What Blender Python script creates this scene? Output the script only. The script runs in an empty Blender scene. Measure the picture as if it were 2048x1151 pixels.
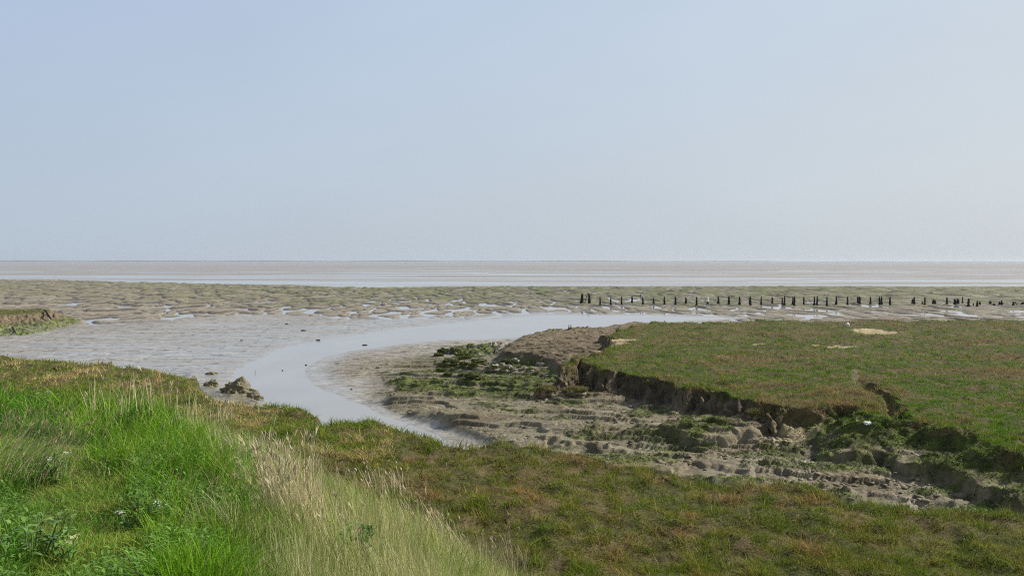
import bpy, math, random
import numpy as np
from mathutils import Vector
R = math.radians
rng = np.random.default_rng(7)
random.seed(7)
scene = bpy.context.scene
LINK = scene.collection.objects.link

# ------------------------------------------------------------------ camera and picture -> place
CAM = (0.0, 0.0, 6.0)
FPX = 2048 * 28.0 / 36.0
PITCH = math.atan((575.5 - 522) / FPX)
def ray(px, py):
    x = (px - 1024) / FPX; y = -(py - 575.5) / FPX
    c, s = math.cos(PITCH), math.sin(PITCH)
    return np.array([x, c + y * s, -s + y * c])
def at(px, py, z=0.0):
    """the point of the level z that the photograph shows at a pixel"""
    r = ray(px, py); t = (z - CAM[2]) / r[2]
    return (CAM[0] + r[0] * t, CAM[1] + r[1] * t)
def plan(pts, z): return np.array([at(p[0], p[1], p[2] if len(p) > 2 else z) for p in pts])

# ------------------------------------------------------------------ noise
def _h(ix, iy, seed):
    h = (ix.astype(np.int64) * 374761393 + iy.astype(np.int64) * 668265263 + seed * 974634541) & 0xFFFFFFFF
    h = ((h ^ (h >> 13)) * 1274126177) & 0xFFFFFFFF
    h = ((h ^ (h >> 15)) * 2246822519) & 0xFFFFFFFF
    return (h ^ (h >> 16)).astype(np.float64) / 4294967296.0
def perlin(x, y, seed=0):
    ix = np.floor(x); iy = np.floor(y); fx = x - ix; fy = y - iy
    ux = fx * fx * fx * (fx * (fx * 6 - 15) + 10); uy = fy * fy * fy * (fy * (fy * 6 - 15) + 10)
    def g(a, b):
        t = _h(ix + a, iy + b, seed) * 2 * np.pi
        return np.cos(t) * (fx - a) + np.sin(t) * (fy - b)
    n0 = g(0, 0); n1 = g(1, 0); m0 = g(0, 1); m1 = g(1, 1)
    a = n0 + ux * (n1 - n0); b = m0 + ux * (m1 - m0)
    return (a + uy * (b - a)) * 1.5
def fbm(x, y, seed=0, oct=3, gain=.5):
    s = 0; a = 1.0; f = 1.0
    for i in range(oct):
        s = s + a * perlin(x * f + 17.3 * i, y * f - 9.1 * i, seed + i); a *= gain; f *= 2.03
    return s
def worley(x, y, seed=0):
    ix = np.floor(x); iy = np.floor(y)
    f1 = np.full(x.shape, 9.0); f2 = np.full(x.shape, 9.0); cid = np.zeros(x.shape); vy = np.zeros(x.shape)
    for a in (-1, 0, 1):
        for b in (-1, 0, 1):
            cx = ix + a; cy = iy + b
            oy = y - cy - _h(cx, cy, seed + 5); d = np.hypot(cx + _h(cx, cy, seed) - x, oy)
            c = _h(cx, cy, seed + 9)
            nf1 = d < f1
            f2 = np.where(nf1, f1, np.minimum(f2, d)); cid = np.where(nf1, c, cid); vy = np.where(nf1, oy, vy); f1 = np.where(nf1, d, f1)
    return f1, f2, cid, vy
def ss(a, b, x):
    t = np.clip((x - a) / (b - a), 0, 1); return t * t * (3 - 2 * t)
def lerp(a, b, t): return a + (b - a) * t
def sdf(poly, x, y):
    """signed distance to a closed outline, negative inside"""
    n = len(poly); d = np.full(x.shape, 1e18); ins = np.zeros(x.shape, bool)
    for i in range(n):
        ax, ay = poly[i]; bx, by = poly[(i + 1) % n]
        ex, ey = bx - ax, by - ay; L = ex * ex + ey * ey + 1e-12
        t = np.clip(((x - ax) * ex + (y - ay) * ey) / L, 0, 1)
        dx = x - ax - t * ex; dy = y - ay - t * ey
        d = np.minimum(d, dx * dx + dy * dy)
        if abs(ey) > 1e-9:
            c = (ay > y) != (by > y)
            ins ^= c & (x < ex * (y - ay) / ey + ax)
    d = np.sqrt(d)
    return np.where(ins, -d, d)
def linedist(pl, x, y):
    d = np.full(x.shape, 1e18)
    for (ax, ay), (bx, by) in zip(pl[:-1], pl[1:]):
        ex, ey = bx - ax, by - ay; L = ex * ex + ey * ey + 1e-12
        t = np.clip(((x - ax) * ex + (y - ay) * ey) / L, 0, 1)
        d = np.minimum(d, (x - ax - t * ex) ** 2 + (y - ay - t * ey) ** 2)
    return np.sqrt(d)

# ------------------------------------------------------------------ outlines of the place
CREEK = plan([(1480, 636), (1300, 630), (1080, 629), (960, 640), (850, 650), (740, 664), (640, 679), (560, 694), (500, 717), (468, 738), (455, 765), (480, 800),
              (560, 835), (640, 865), (760, 885), (850, 900), (930, 905), (975, 900), (950, 883), (850, 854), (760, 820), (700, 793), (642, 768),
              (622, 746), (630, 727), (662, 713), (720, 700), (800, 688), (880, 680), (960, 679), (1090, 670), (1200, 655), (1290, 645), (1390, 641)], 0.0)
PLATEAU = plan([(1120, 735), (1150, 722), (1190, 730), (1230, 738), (1330, 757), (1430, 775), (1480, 790), (1560, 806), (1640, 808), (1700, 800), (1745, 830),
                (1800, 828), (1860, 838), (1960, 862), (2060, 892), (2400, 990), (3000, 1100), (3600, 640), (2048, 638), (1700, 640), (1500, 641), (1310, 643),
                (1265, 650), (1215, 668), (1235, 684), (1200, 702), (1160, 712)], 1.6)
SHELF = plan([(1000, 700), (1060, 706), (1095, 716), (1120, 728), (1200, 735), (1300, 700), (1320, 645), (1270, 643), (1215, 651), (1140, 657), (1075, 664), (1045, 680), (1015, 688)], 0.95)
SEABANK = plan([(890, 701), (905, 693), (945, 688), (1000, 683), (1040, 690), (1060, 700), (1030, 714), (985, 716), (945, 708)], 0.4)
MUDSTEP = plan([(392, 768), (425, 772), (455, 783), (500, 790), (545, 802), (530, 822), (400, 805)], .15)
GREENHUMP = plan([(1062, 668), (1085, 659), (1130, 655), (1190, 653), (1215, 656), (1190, 663), (1130, 667), (1085, 673)], 0.7)
NEAR = plan([(-700, 690), (-200, 700), (0, 708), (60, 716), (200, 722), (300, 735), (370, 747), (400, 772), (440, 797), (520, 803), (590, 810), (630, 826), (640, 841),
             (700, 836), (800, 847), (860, 856), (893, 882), (945, 893), (1060, 884), (1130, 894), (1200, 915), (1300, 935), (1400, 950), (1560, 965), (1700, 985),
             (1850, 1005), (2048, 1025), (2400, 1060), (4000, 1150)], 1.5)
NEAR = np.vstack([NEAR, [[60, 8], [60, -60], [-120, -60], [-120, 40]]])
ISLAND = plan([(-700, 596), (-200, 600), (0, 606), (60, 610), (95, 615), (100, 622), (60, 627), (0, 630), (-200, 640), (-700, 670)], 1.2)
ISLFOOT = plan([(-700, 690), (-100, 676), (0, 672), (60, 668), (110, 656), (150, 647), (165, 638), (150, 630), (120, 619), (60, 611), (0, 606), (-700, 595)], 0.1)
SHOULDER = np.array([(-0.75, -40), (-0.75, 0), (-0.95, 2.5), (-1.65, 5.4), (-2.35, 7.0), (-3.5, 9.2), (-5.4, 12.3), (-8.4, 14.9), (-10.6, 16.4), (-13.6, 17.6), (-25, 20.5), (-60, 27)])
CREST = np.vstack([SHOULDER, [(-60, 19), (-26, 12.5), (-15, 9.5), (-11, 6), (-9, 1), (-8.5, -40)]])
PATH = np.array([(-1.9, -3), (-2.0, 2), (-2.15, 4.0), (-2.75, 5.0), (-3.8, 6.9), (-5.2, 8.7), (-8.5, 11), (-14, 13.5)])
FORESHORE = plan([(618, 746), (640, 722), (720, 697), (880, 676), (1090, 668), (1290, 641), (4000, 640), (4000, 1150), (2048, 1100), (1060, 960), (950, 887), (850, 857), (760, 823), (640, 772)], 0.0)
LEDGE = plan([(1325, 866), (1420, 884), (1520, 880), (1568, 867), (1600, 880), (1700, 888), (1800, 900), (1900, 906), (2048, 912), (2600, 955), (2600, 800), (1720, 800), (1500, 835), (1360, 848)], .6)
LOWLEDGE = plan([(1060, 876), (1110, 893), (1250, 906), (1330, 925), (1500, 962), (1800, 1010), (2600, 1100), (2600, 960), (2048, 930), (1700, 895), (1500, 888), (1300, 872), (1180, 865)], .4)
MIDLEDGE = plan([(1290, 850), (1220, 838), (1250, 828), (1330, 822), (1420, 826), (1490, 838), (1440, 845), (1380, 846)], .45)
GULLY = plan([(1712, 752), (1708, 768), (1738, 776), (1742, 796), (1772, 806), (1782, 826), (1800, 850)], 1.3)
ALGAE = [plan(p, z) for p, z in (
    ([(780, 768), (850, 758), (1000, 757), (1060, 750), (1110, 748), (1130, 770), (1210, 788), (1280, 806), (1200, 812), (1100, 806), (1000, 798), (900, 797), (800, 785)], .25),
    ([(1330, 862, .5), (1400, 845, .5), (1480, 836, .55), (1560, 832, .7), (1650, 812, 1.2), (1760, 822, 1.4), (1880, 853, 1.4), (2100, 900, 1.4), (2500, 950, 1.4), (2500, 990, .6), (2050, 955, .6), (1900, 948, .6), (1820, 928, .6), (1750, 905, .7), (1610, 885, .7), (1560, 868, .6), (1500, 876, .5), (1400, 882, .5)], .65),
    ([(880, 703), (905, 690), (1000, 684), (1010, 697), (985, 712), (940, 712)], .4),
    ([(1062, 668), (1085, 657), (1130, 653), (1200, 652), (1190, 662), (1110, 669)], .7),
    ([(980, 728), (1060, 722), (1110, 736), (1080, 746), (990, 744)], .25))]
SANDS = [plan(p, z) for p, z in (
    ([(1170, 703), (1200, 690), (1245, 684), (1275, 685), (1250, 694), (1200, 706)], 1.3), ([(1700, 656), (1740, 653), (1810, 660), (1790, 667), (1730, 667)], 1.6),
    ([(1625, 686), (1680, 687), (1725, 690), (1660, 693)], 1.6), ([(1550, 898), (1590, 888), (1635, 892), (1600, 902)], .45), ([(1505, 684), (1530, 684), (1530, 687), (1505, 687)], 1.6))]

# ------------------------------------------------------------------ the shape of the ground
def ground(x, y, full=True):
    x = np.asarray(x, float); y = np.asarray(y, float)
    o = {}
    near = (y < 80) & (np.abs(x) < 80)
    i = np.where(near)[0]
    z = np.zeros(x.shape)
    M = {k: np.zeros(x.shape) for k in ('marsh', 'nearm', 'isl', 'bank', 'algae', 'sand', 'wet', 'cliff', 'rip', 'dome', 'fore', 'path', 'slope', 'far', 'lump', 'tone')}
    for k in ('dp', 'dn', 'dc', 'db', 'dpath'): M[k] = np.full(x.shape, 99.0)
    # flats and creek, everywhere
    dc = sdf(CREEK, x, y)
    wob = fbm(x * .35, y * .25, 3, 3)
    dc = dc + wob * .8 * ss(0, 3, np.abs(dc) + 1.0)
    M['dc'] = dc
    far = ss(60, 130, y)
    streak = fbm(x * .10 + y * .03, y * .55 - x * .05, 11, 3)
    fine = fbm(x * 1.3, y * 2.6, 12, 2)
    zf = .035 + np.clip(dc, 0, 8) * .004 + streak * .03 * (1 - .6 * far) + fine * .014 + np.minimum(0, fbm(x * .22 + y * .02, y * 1.5 - x * .12, 14, 2) + .15) * .05 * (1 - far)
    zf = np.where(dc < 0, np.maximum(-.35, .03 + dc * .10 + streak * .012), lerp(.03 + streak * .012, zf, ss(0, 2.5, dc)))
    # ripple mounds out on the flats
    u = x / np.maximum(y, 1)
    yend = 9558.0 / (40 + 13 * ss(-.65, -.15, u)) + fbm(x * .03, y * .01, 21, 2) * 8
    edge = fbm(x * .05, y * .05, 22, 3)
    rip = ss(79, 92, y + edge * 9 + ss(-.2, -.6, u) * 12 + ss(.20, .40, u) * 22) * (1 - ss(0, 10, y - yend)) * ss(0, 2, dc)
    M['rip'] = rip
    j = np.where((rip > 0) & (y > 60) & (y < 330))[0]
    if len(j):
        xx, yy = x[j], y[j]
        wx = xx + fbm(xx * .22, yy * .1, 23, 2) * 1.6; wy = yy + fbm(xx * .18, yy * .08, 24, 2) * 4
        a = wx / 1.5 + wy * .13; b = wy / 6.4 - wx * .11
        f1, f2, c, vy = worley(a, b, 31)
        nearr = ss(150, 105, yy)
        fe = np.sqrt(np.maximum(f1 * f1 - vy * vy, 0) + (vy * np.where(vy < 0, 1.3, .95)) ** 2)
        dome = np.sqrt(np.clip(1 - (fe / lerp(.70, .60, nearr)) ** 2, 0, 1))
        mean = lerp(-.13, -.06, ss(84, 108, yy)); mean = lerp(mean, -.03, ss(115, 190, yy)) + .07 * ss(-.18, -.42, xx / yy)
        g1, g2, cc, vv = worley(a * 1.9 + 7, b * 2.1, 37)
        zr = mean + dome * lerp(.33, .215, nearr) * (.6 + .7 * c) + .05 * dome * ss(0, .3, g2 - g1) + fbm(xx * .06, yy * .02, 39, 2) * .04 + fbm(xx * .9, yy * .4, 38, 2) * .025
        M['tone'][j] = ss(.16, .0, vy) * (1 - ss(.52, .92, dome)) * rip[j]  # mask for shade painted on the camera-facing mound rims
        zf[j] = lerp(zf[j], zr, rip[j]); M['dome'][j] = dome * rip[j]
    # outer flats and the fall to the sea
    j = np.where(y > 165)[0]
    if len(j):
        xx, yy = x[j], y[j]
        lg = np.log(yy) * 22
        st = fbm(xx * .005 + lg * .05, lg * .55, 41, 4, .7)
        lvl = lerp(-.012, .045, ss(0, 1, (yy - yend[j]) / 240.0)) + .03 * ss(400, 750, yy)
        zo = lvl + st * .125
        zo = zo - ss(1000, 1500, yy) * .6
        o2 = ss(0, 10, yy - yend[j])
        zf[j] = lerp(zf[j], zo, o2); M['far'][j] = o2
    z = zf
    M['wet'] = lerp(.95 - .40 * ss(0, 28, dc) + streak * .3, .35, rip * ss(.1, .6, M['dome']))
    if not len(i): o.update(M); o['z'] = z; return o
    X, Y = x[i], y[i]
    w1 = fbm(X * .55, Y * .55, 51, 3); w2 = fbm(X * 2.1, Y * 2.1, 52, 2)
    wr = w1 * .45 + w2 * .16; wrp = wr + .45 * fbm(X * 1.05, Y * 1.05, 55, 2) + .45 * ss(.15, .6, perlin(X * .75, Y * .75, 57))
    dcn = dc[i]; zz = z[i]
    # eroded foreshore between creek and plateau
    fo = sdf(FORESHORE, X, Y)
    fm = ss(.3, -.5, fo)
    dp = sdf(PLATEAU, X, Y) + wrp * .95
    Xs = X / Y
    rise = .30 * (1 - np.exp(-np.clip(dcn, 0, 40) / 7.0)) * ss(.5, 5, dcn)
    dpr = np.clip(dp, 0, 30)
    slopeR = ss(.30, .42, Xs) * ss(60, 40, Y)
    rise = np.maximum(rise, slopeR * np.clip(1.55 - .34 * dpr, 0, 2))
    rise = rise + .28 * np.exp(-dpr / 1.1) * (1 - slopeR) * ss(38, 34, Y)
    nr = ss(30, 43, Y)
    rise = np.maximum(.30 * (1 - np.exp(-np.clip(dcn, 0, 40) / lerp(1.4, 6, nr))) * ss(-.1, lerp(.7, 5, nr), dcn), slopeR * np.clip(.30 + .85 * np.exp(-dpr / 1.0) + .30 * ss(.10, -.10, dpr - 1.9 - w1 * .5 - w2 * .12) + .12 * ss(.45, .62, Xs) - .02 * dpr, 0, 1.42))
    rise = rise + .34 * np.exp(-dpr / 1.1) * (1 - slopeR) * (.6 + .9 * np.maximum(0, w1)) * ss(38, 34, Y)
    amp = ss(-.15, lerp(.6, 6, nr), dcn) * ss(52, 42, Y) * fm
    bx = X + w1 * .7; by = Y + w2 * .5
    r1 = np.abs(perlin(bx * .42, by * .75, 61)); r2 = np.abs(perlin(bx * 1.1, by * 1.7, 62)); r3 = np.abs(perlin(bx * 2.6, by * 3.4, 63))
    rough = ss(-.15, .40, perlin((.9 * X - .43 * Y) * .22, (.43 * X + .9 * Y) * .6, 68))
    sA = .9 * X - .43 * Y; tA = .43 * X + .9 * Y
    q = fbm(sA * .13 + w1 * .12, tA * .50 + w1 * .12, 61, 2, .45) * 2.6 + w2 * .09; fq = q - np.floor(q)
    steps = (np.floor(q) + ss(.0, .11, fq)) * .12
    q2 = fbm(sA * .42 + w1 * .2, tA * 1.35, 64, 2, .4) * 1.8; fq2 = q2 - np.floor(q2); steps2 = (np.floor(q2) + ss(0, .25, fq2)) * .05
    lump = (r2 - .3) * .06 + (r3 - .28) * .05 + fbm(bx * 4.2, by * 5.5, 65, 2) * .016
    le = ss(.08, -.08, sdf(LEDGE, X, Y) + w2 * .18 + w1 * .15); ll = ss(.12, -.12, sdf(LOWLEDGE, X, Y) + w2 * .22); lm = ss(.12, -.12, sdf(MIDLEDGE, X, Y) + w2 * .2)
    f1, f2, c, _ = worley(bx * 2.6 + w2 * .4, by * 3.3, 66)
    cob = ss(0, .6, f2 - f1) * (.3 + .7 * c)
    ringy = ss(.0, .5, perlin(X * .45, Y * .6, 69) + ll * .55 - le * .4 + ss(.3, .5, Xs) * .25 - .1)
    ffz = rise * 1.0 + amp * (1 - .55 * slopeR * ss(3.5, 1.0, dpr)) * (steps + steps2 * (.3 + .5 * rough) + lump * .7 * (.1 + .9 * rough) + .24 * le * (1 - slopeR) + .13 * ll + .14 * lm + cob * .06 * ringy - .03)
    zz = zz + fm * np.maximum(ffz, 0 * ffz - .03) + fm * .05 * ss(-.1, .4, dcn) * (1 - nr)
    M['fore'][i] = fm * amp; M['lump'][i] = lump
    # seaweed bank, bare shelf
    for poly, h, wd in ((MUDSTEP, .17, .5), (SEABANK, .38, .8), (SHELF, .98, .9), (GREENHUMP, .70, 1.0)):
        d = sdf(poly, X, Y) + wr * .8
        soft = wd
        if poly is SHELF:
            cliffy = ss(70, 40, Y)
            prof = ss(.28 + 1.8 * ss(43, 55, Y), -.25, d)
            top = h + np.clip(-d, 0, 12) * .035 + w2 * .04 + r2 * .12 - .1
        else:
            am = .25 if poly is MUDSTEP else 1.0
            prof = ss(soft, -soft, d); top = h + (w2 * .14 + (r2 - .3) * .3) * am
            if poly is MUDSTEP: M['fore'][i] = np.maximum(M['fore'][i], prof)
        zz = lerp(zz, np.maximum(top, zz), prof)
        if poly is SHELF: M['cliff'][i] = np.maximum(M['cliff'][i], prof)
    # main plateau
    top = 1.52 + fbm(X * .3, Y * .3, 71, 3) * .13 + fbm(X * 1.1, Y * 1.1, 72, 2) * .06
    steep = .45
    pr = ss(steep, -.12, dp + fbm(X * 3.3, Y * 3.3, 73, 2) * .14)
    gd = linedist(GULLY, X, Y) + w2 * .1
    gy = ss(.42, .05, gd + .22 * fbm(X * 1.2, Y * 1.2, 74, 2)) * ss(31, 28, Y) * (.75 + .5 * perlin(X * .8, Y * .8, 75))
    zz = lerp(zz, top - gy * .75, pr)
    M['cliff'][i] = np.maximum(M['cliff'][i], ss(1.6, .3, dp) * (1 - slopeR * .5))
    M['marsh'][i] = ss(.12 + .65 * slopeR, -.05 + .45 * slopeR, dp + .5 * slopeR * w1) * (1 - .7 * ss(.22, .08, gd)); M['dp'][i] = dp
    # island on the far left
    di = sdf(ISLAND, X, Y) + wr * .8; df = sdf(ISLFOOT, X, Y) + wr * .5
    t = np.clip(-df / np.maximum(-df + np.maximum(di, 0), 1e-3), 0, 1)
    zi = np.where(di < 0, 1.2 + w2 * .05, t ** .8 * .85 + (r2 - .25) * .40 * ss(0, .3, t) + (r3 - .25) * .22 + .32 * ss(.9, .15, di + w2 * .3))
    im = ss(.35, -.2, df)
    zz = lerp(zz, np.maximum(zi, zz * .3), im)
    M['isl'][i] = ss(.1, -.1, di) * im
    M['algae'][i] = np.maximum(M['algae'][i], im * (di > 0) * ss(.62, .42, t + w2 * .16 - ss(-36, -29, X) * .3) * (.55 + .45 * ss(-.3, .3, fbm(X * 1.5, Y * 1.5, 97, 2))))
    M['cliff'][i] = np.maximum(M['cliff'][i], im * (di > 0) * ss(.3, .5, t))
    # near marsh
    dn = sdf(NEAR, X, Y) + wr * .55
    pn = ss(.55, -.1, dn)
    topn = 1.40 + fbm(X * .45, Y * .45, 81, 3) * .13 + fbm(X * 1.6, Y * 1.6, 83, 2) * .07
    zz = lerp(zz, np.maximum(topn, zz), pn)
    M['nearm'][i] = ss(.15, -.1, dn); M['dn'][i] = dn
    M['cliff'][i] = np.maximum(M['cliff'][i], ss(1.0, .3, dn))
    # sea bank under the camera
    db = sdf(CREST, X, Y)
    dr = np.hypot(X, Y)
    zc = np.interp(dr, [0, 4.2, 5.6, 7.4, 9.8, 13.4, 17, 20, 60], [4.42, 4.40, 4.30, 4.2, 4.0, 3.7, 3.45, 3.3, 3.2])
    zb = zc - .62 * np.clip(db + .35 * np.exp(-np.abs(db) / .5) - .0, 0, 50) + w1 * .05 + w2 * .03
    zz = np.maximum(zz, np.where(db < 9, zb, -5))
    bk = ss(0, .25, zb - topn) * (db < 9)
    M['bank'][i] = bk; M['db'][i] = db
    M['slope'][i] = bk * ss(-.15, .35, db)
    dpa = linedist(PATH, X, Y) + w1 * .25
    M['path'][i] = ss(.30, .10, dpa) * bk; M['dpath'][i] = dpa
    z[i] = zz
    al = M['algae'][i]
    for p in ALGAE:
        al = np.maximum(al, (1 - M['cliff'][i] * ss(.4, .6, zz) * (1 - slopeR)) * ss(.35, -.35, sdf(p, X, Y) + w1 * .7 + w2 * .35) * ss(-.75, .05, fbm(X * .9, Y * 1.3, 91, 3) + lump * 2.5 + .1))
    patchy = ss(.02, .36, fbm(X * .5 + 3, Y * .9, 92, 3) + .35 * fbm(X * 1.7, Y * 2.6, 93, 2)) * amp * (dcn > 2.5) * (1 - ss(.2, .8, M['cliff'][i]))
    al = np.maximum(al, patchy * .75)
    gR = slopeR * ss(3.5, 2.3, dp + w1 * .9 + 1.5 * ss(.46, .60, Xs)) * ss(-.55, .0, fbm(X * .9, Y * 1.3, 94, 3) + .05) * (1 - .85 * np.exp(-((dp - 2.15 - w1 * .5) / .22) ** 2)) * fm
    al = np.maximum(al, gR)
    al = al * (1 - pn * (dn < .2)) * (1 - ss(.2, 0, dp) * .9)
    z[i] += al * (1 - ss(.35, -.1, dp)) * (dn > .2) * (.02 + .10 * np.maximum(0, fbm(X * 1.9, Y * 2.6, 98, 3) + .1))
    M['algae'][i] = al
    sd = M['sand'][i]
    for p in SANDS: sd = np.maximum(sd, ss(.3, -.2, sdf(p, X, Y) + w2 * .35 + w1 * .2))
    M['sand'][i] = sd
    M['marsh'][i] *= 1 - sd
    wet = M['wet'][i]
    M['wet'][i] = np.clip(lerp(wet, .22 + .3 * perlin(X * .4, Y * .5, 95), np.maximum(fm * ss(-.1, lerp(.6, 3, nr), dcn), ss(.3, .6, zz))), 0, 1)
    M['wet'][i] *= (1 - ss(.7, 1.0, zz)) * (1 - al * .5)
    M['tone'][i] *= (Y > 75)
    o.update(M); o['z'] = z
    return o
def height(x, y): return float(ground(np.array([x]), np.array([y]))['z'][0])

def hit(px, py):
    """where the ground shows at a pixel of the photograph"""
    r = ray(px, py); t = np.geomspace(2.0, 400, 6000)
    x = r[0] * t; y = r[1] * t; zr = CAM[2] + r[2] * t
    zg = np.maximum(ground(x, y)['z'], 0.0)
    k = int(np.argmax(zr <= zg)) if (zr <= zg).any() else len(t) - 1
    return float(x[k]), float(y[k]), float(zg[k])

# ------------------------------------------------------------------ mesh helpers
def mesh_object(name, verts, faces=None, tris=None, quads=None, col=None, mat=None, parent=None, smooth=False, extra=None):
    me = bpy.data.meshes.new(name)
    V = np.asarray(verts, np.float32).reshape(-1, 3)
    idx = []; starts = []; n = 0
    for A, k in ((tris, 3), (quads, 4)):
        if A is not None and len(A):
            A = np.asarray(A, np.int32).reshape(-1, k); idx.append(A.ravel()); starts.append(n + np.arange(len(A), dtype=np.int32) * k); n += A.size
    if faces is not None:
        me.from_pydata(V.tolist(), [], faces)
    else:
        idx = np.concatenate(idx); starts = np.concatenate(starts)
        me.vertices.add(len(V)); me.vertices.foreach_set('co', V.ravel())
        me.loops.add(len(idx)); me.loops.foreach_set('vertex_index', idx)
        me.polygons.add(len(starts)); me.polygons.foreach_set('loop_start', starts)
    me.update(calc_edges=True)
    if smooth: me.polygons.foreach_set('use_smooth', np.ones(len(me.polygons), bool))
    if col is not None:
        c = np.ones((len(V), 4), np.float32); c[:, :3] = col
        me.color_attributes.new('Col', 'FLOAT_COLOR', 'POINT').data.foreach_set('color', c.ravel())
    if extra is not None:
        for k, a in extra.items(): me.attributes.new(k, 'FLOAT', 'POINT').data.foreach_set('value', np.asarray(a, np.float32))
    ob = bpy.data.objects.new(name, me); LINK(ob)
    if mat: me.materials.append(mat)
    if parent: ob.parent = parent
    return ob
def tag(o, label=None, cat=None, group=None, kind=None):
    for k, v in (('label', label), ('category', cat), ('group', group), ('kind', kind)):
        if v: o[k] = v
    return o
def empty(name, loc, label, cat, group=None):
    o = bpy.data.objects.new(name, None); LINK(o); o.location = loc; o.empty_display_size = .1
    return tag(o, label, cat, group)

# ------------------------------------------------------------------ materials
def new_mat(name):
    m = bpy.data.materials.new(name); m.use_nodes = True
    nt = m.node_tree; nt.nodes.clear()
    return m, nt, nt.nodes.new, nt.links.new
def nd(nt, t, **kw):
    n = nt.nodes.new(t)
    for k, v in kw.items(): setattr(n, k, v)
    return n
def mat_ground():
    m, nt, N, L = new_mat('mud_ground')
    out = N('ShaderNodeOutputMaterial'); b = N('ShaderNodeBsdfPrincipled')
    col = nd(nt, 'ShaderNodeAttribute', attribute_name='Col'); wet = nd(nt, 'ShaderNodeAttribute', attribute_name='wet'); fin = nd(nt, 'ShaderNodeAttribute', attribute_name='fine')
    tc = N('ShaderNodeTexCoord')
    n1 = N('ShaderNodeTexNoise'); n1.inputs['Scale'].default_value = 5; n1.inputs['Detail'].default_value = 6; n1.inputs['Roughness'].default_value = .65
    n2 = N('ShaderNodeTexNoise'); n2.inputs['Scale'].default_value = 1.1; n2.inputs['Detail'].default_value = 5
    L(tc.outputs['Object'], n1.inputs['Vector']); L(tc.outputs['Object'], n2.inputs['Vector'])
    r1 = N('ShaderNodeMapRange'); r1.inputs[1].default_value = .3; r1.inputs[2].default_value = .7; r1.inputs[3].default_value = .60; r1.inputs[4].default_value = 1.35
    L(n1.outputs['Fac'], r1.inputs[0])
    r2 = N('ShaderNodeMapRange'); r2.inputs[1].default_value = .3; r2.inputs[2].default_value = .7; r2.inputs[3].default_value = .85; r2.inputs[4].default_value = 1.15
    L(n2.outputs['Fac'], r2.inputs[0])
    mu = nd(nt, 'ShaderNodeMath', operation='MULTIPLY'); L(r1.outputs[0], mu.inputs[0]); L(r2.outputs[0], mu.inputs[1])
    vm = nd(nt, 'ShaderNodeVectorMath', operation='SCALE'); L(col.outputs['Color'], vm.inputs[0]); L(mu.outputs[0], vm.inputs['Scale'])
    L(vm.outputs[0], b.inputs['Base Color'])
    rr = N('ShaderNodeMapRange'); rr.inputs[3].default_value = .85; rr.inputs[4].default_value = .16
    L(wet.outputs['Fac'], rr.inputs[0]); L(rr.outputs[0], b.inputs['Roughness'])
    sp = N('ShaderNodeMapRange'); sp.inputs[3].default_value = .12; sp.inputs[4].default_value = .5
    L(wet.outputs['Fac'], sp.inputs[0]); L(sp.outputs[0], b.inputs['Specular IOR Level'])
    bp = N('ShaderNodeBump'); bp.inputs['Distance'].default_value = .10
    L(n1.outputs['Fac'], bp.inputs['Height']); L(fin.outputs['Fac'], bp.inputs['Strength']); L(bp.outputs['Normal'], b.inputs['Normal'])
    L(b.outputs[0], out.inputs[0])
    return m
def mat_blade(name, trans=.35, rough=.55, spec=.25):
    m, nt, N, L = new_mat(name)
    out = N('ShaderNodeOutputMaterial'); b = N('ShaderNodeBsdfPrincipled'); t = N('ShaderNodeBsdfTranslucent'); mx = N('ShaderNodeMixShader')
    col = nd(nt, 'ShaderNodeAttribute', attribute_name='Col')
    L(col.outputs['Color'], b.inputs['Base Color']); L(col.outputs['Color'], t.inputs['Color'])
    b.inputs['Roughness'].default_value = rough; b.inputs['Specular IOR Level'].default_value = spec
    mx.inputs[0].default_value = trans
    L(b.outputs[0], mx.inputs[1]); L(t.outputs[0], mx.inputs[2]); L(mx.outputs[0], out.inputs[0])
    return m
def mat_water(name, base, rough, scale, dist, strength, stretch=(1, 1, 1)):
    m, nt, N, L = new_mat(name)
    out = N('ShaderNodeOutputMaterial'); b = N('ShaderNodeBsdfPrincipled'); tc = N('ShaderNodeTexCoord'); mp = N('ShaderNodeMapping')
    mp.inputs['Scale'].default_value = stretch
    n = N('ShaderNodeTexNoise'); n.inputs['Scale'].default_value = scale; n.inputs['Detail'].default_value = 3
    L(tc.outputs['Object'], mp.inputs[0]); L(mp.outputs[0], n.inputs['Vector'])
    bp = N('ShaderNodeBump'); bp.inputs['Distance'].default_value = dist; bp.inputs['Strength'].default_value = strength
    L(n.outputs['Fac'], bp.inputs['Height']); L(bp.outputs['Normal'], b.inputs['Normal'])
    n2 = N('ShaderNodeTexNoise'); n2.inputs['Scale'].default_value = .35; n2.inputs['Detail'].default_value = 4; L(mp.outputs[0], n2.inputs['Vector'])
    r2 = N('ShaderNodeMapRange'); r2.inputs[1].default_value = .35; r2.inputs[2].default_value = .65; r2.inputs[3].default_value = .94; r2.inputs[4].default_value = 1.05; L(n2.outputs['Fac'], r2.inputs[0])
    vm = nd(nt, 'ShaderNodeVectorMath', operation='SCALE'); vm.inputs[0].default_value = base; L(r2.outputs[0], vm.inputs['Scale']); L(vm.outputs[0], b.inputs['Base Color'])
    b.inputs['Roughness'].default_value = rough; b.inputs['IOR'].default_value = 1.33
    L(b.outputs[0], out.inputs[0])
    return m
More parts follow.
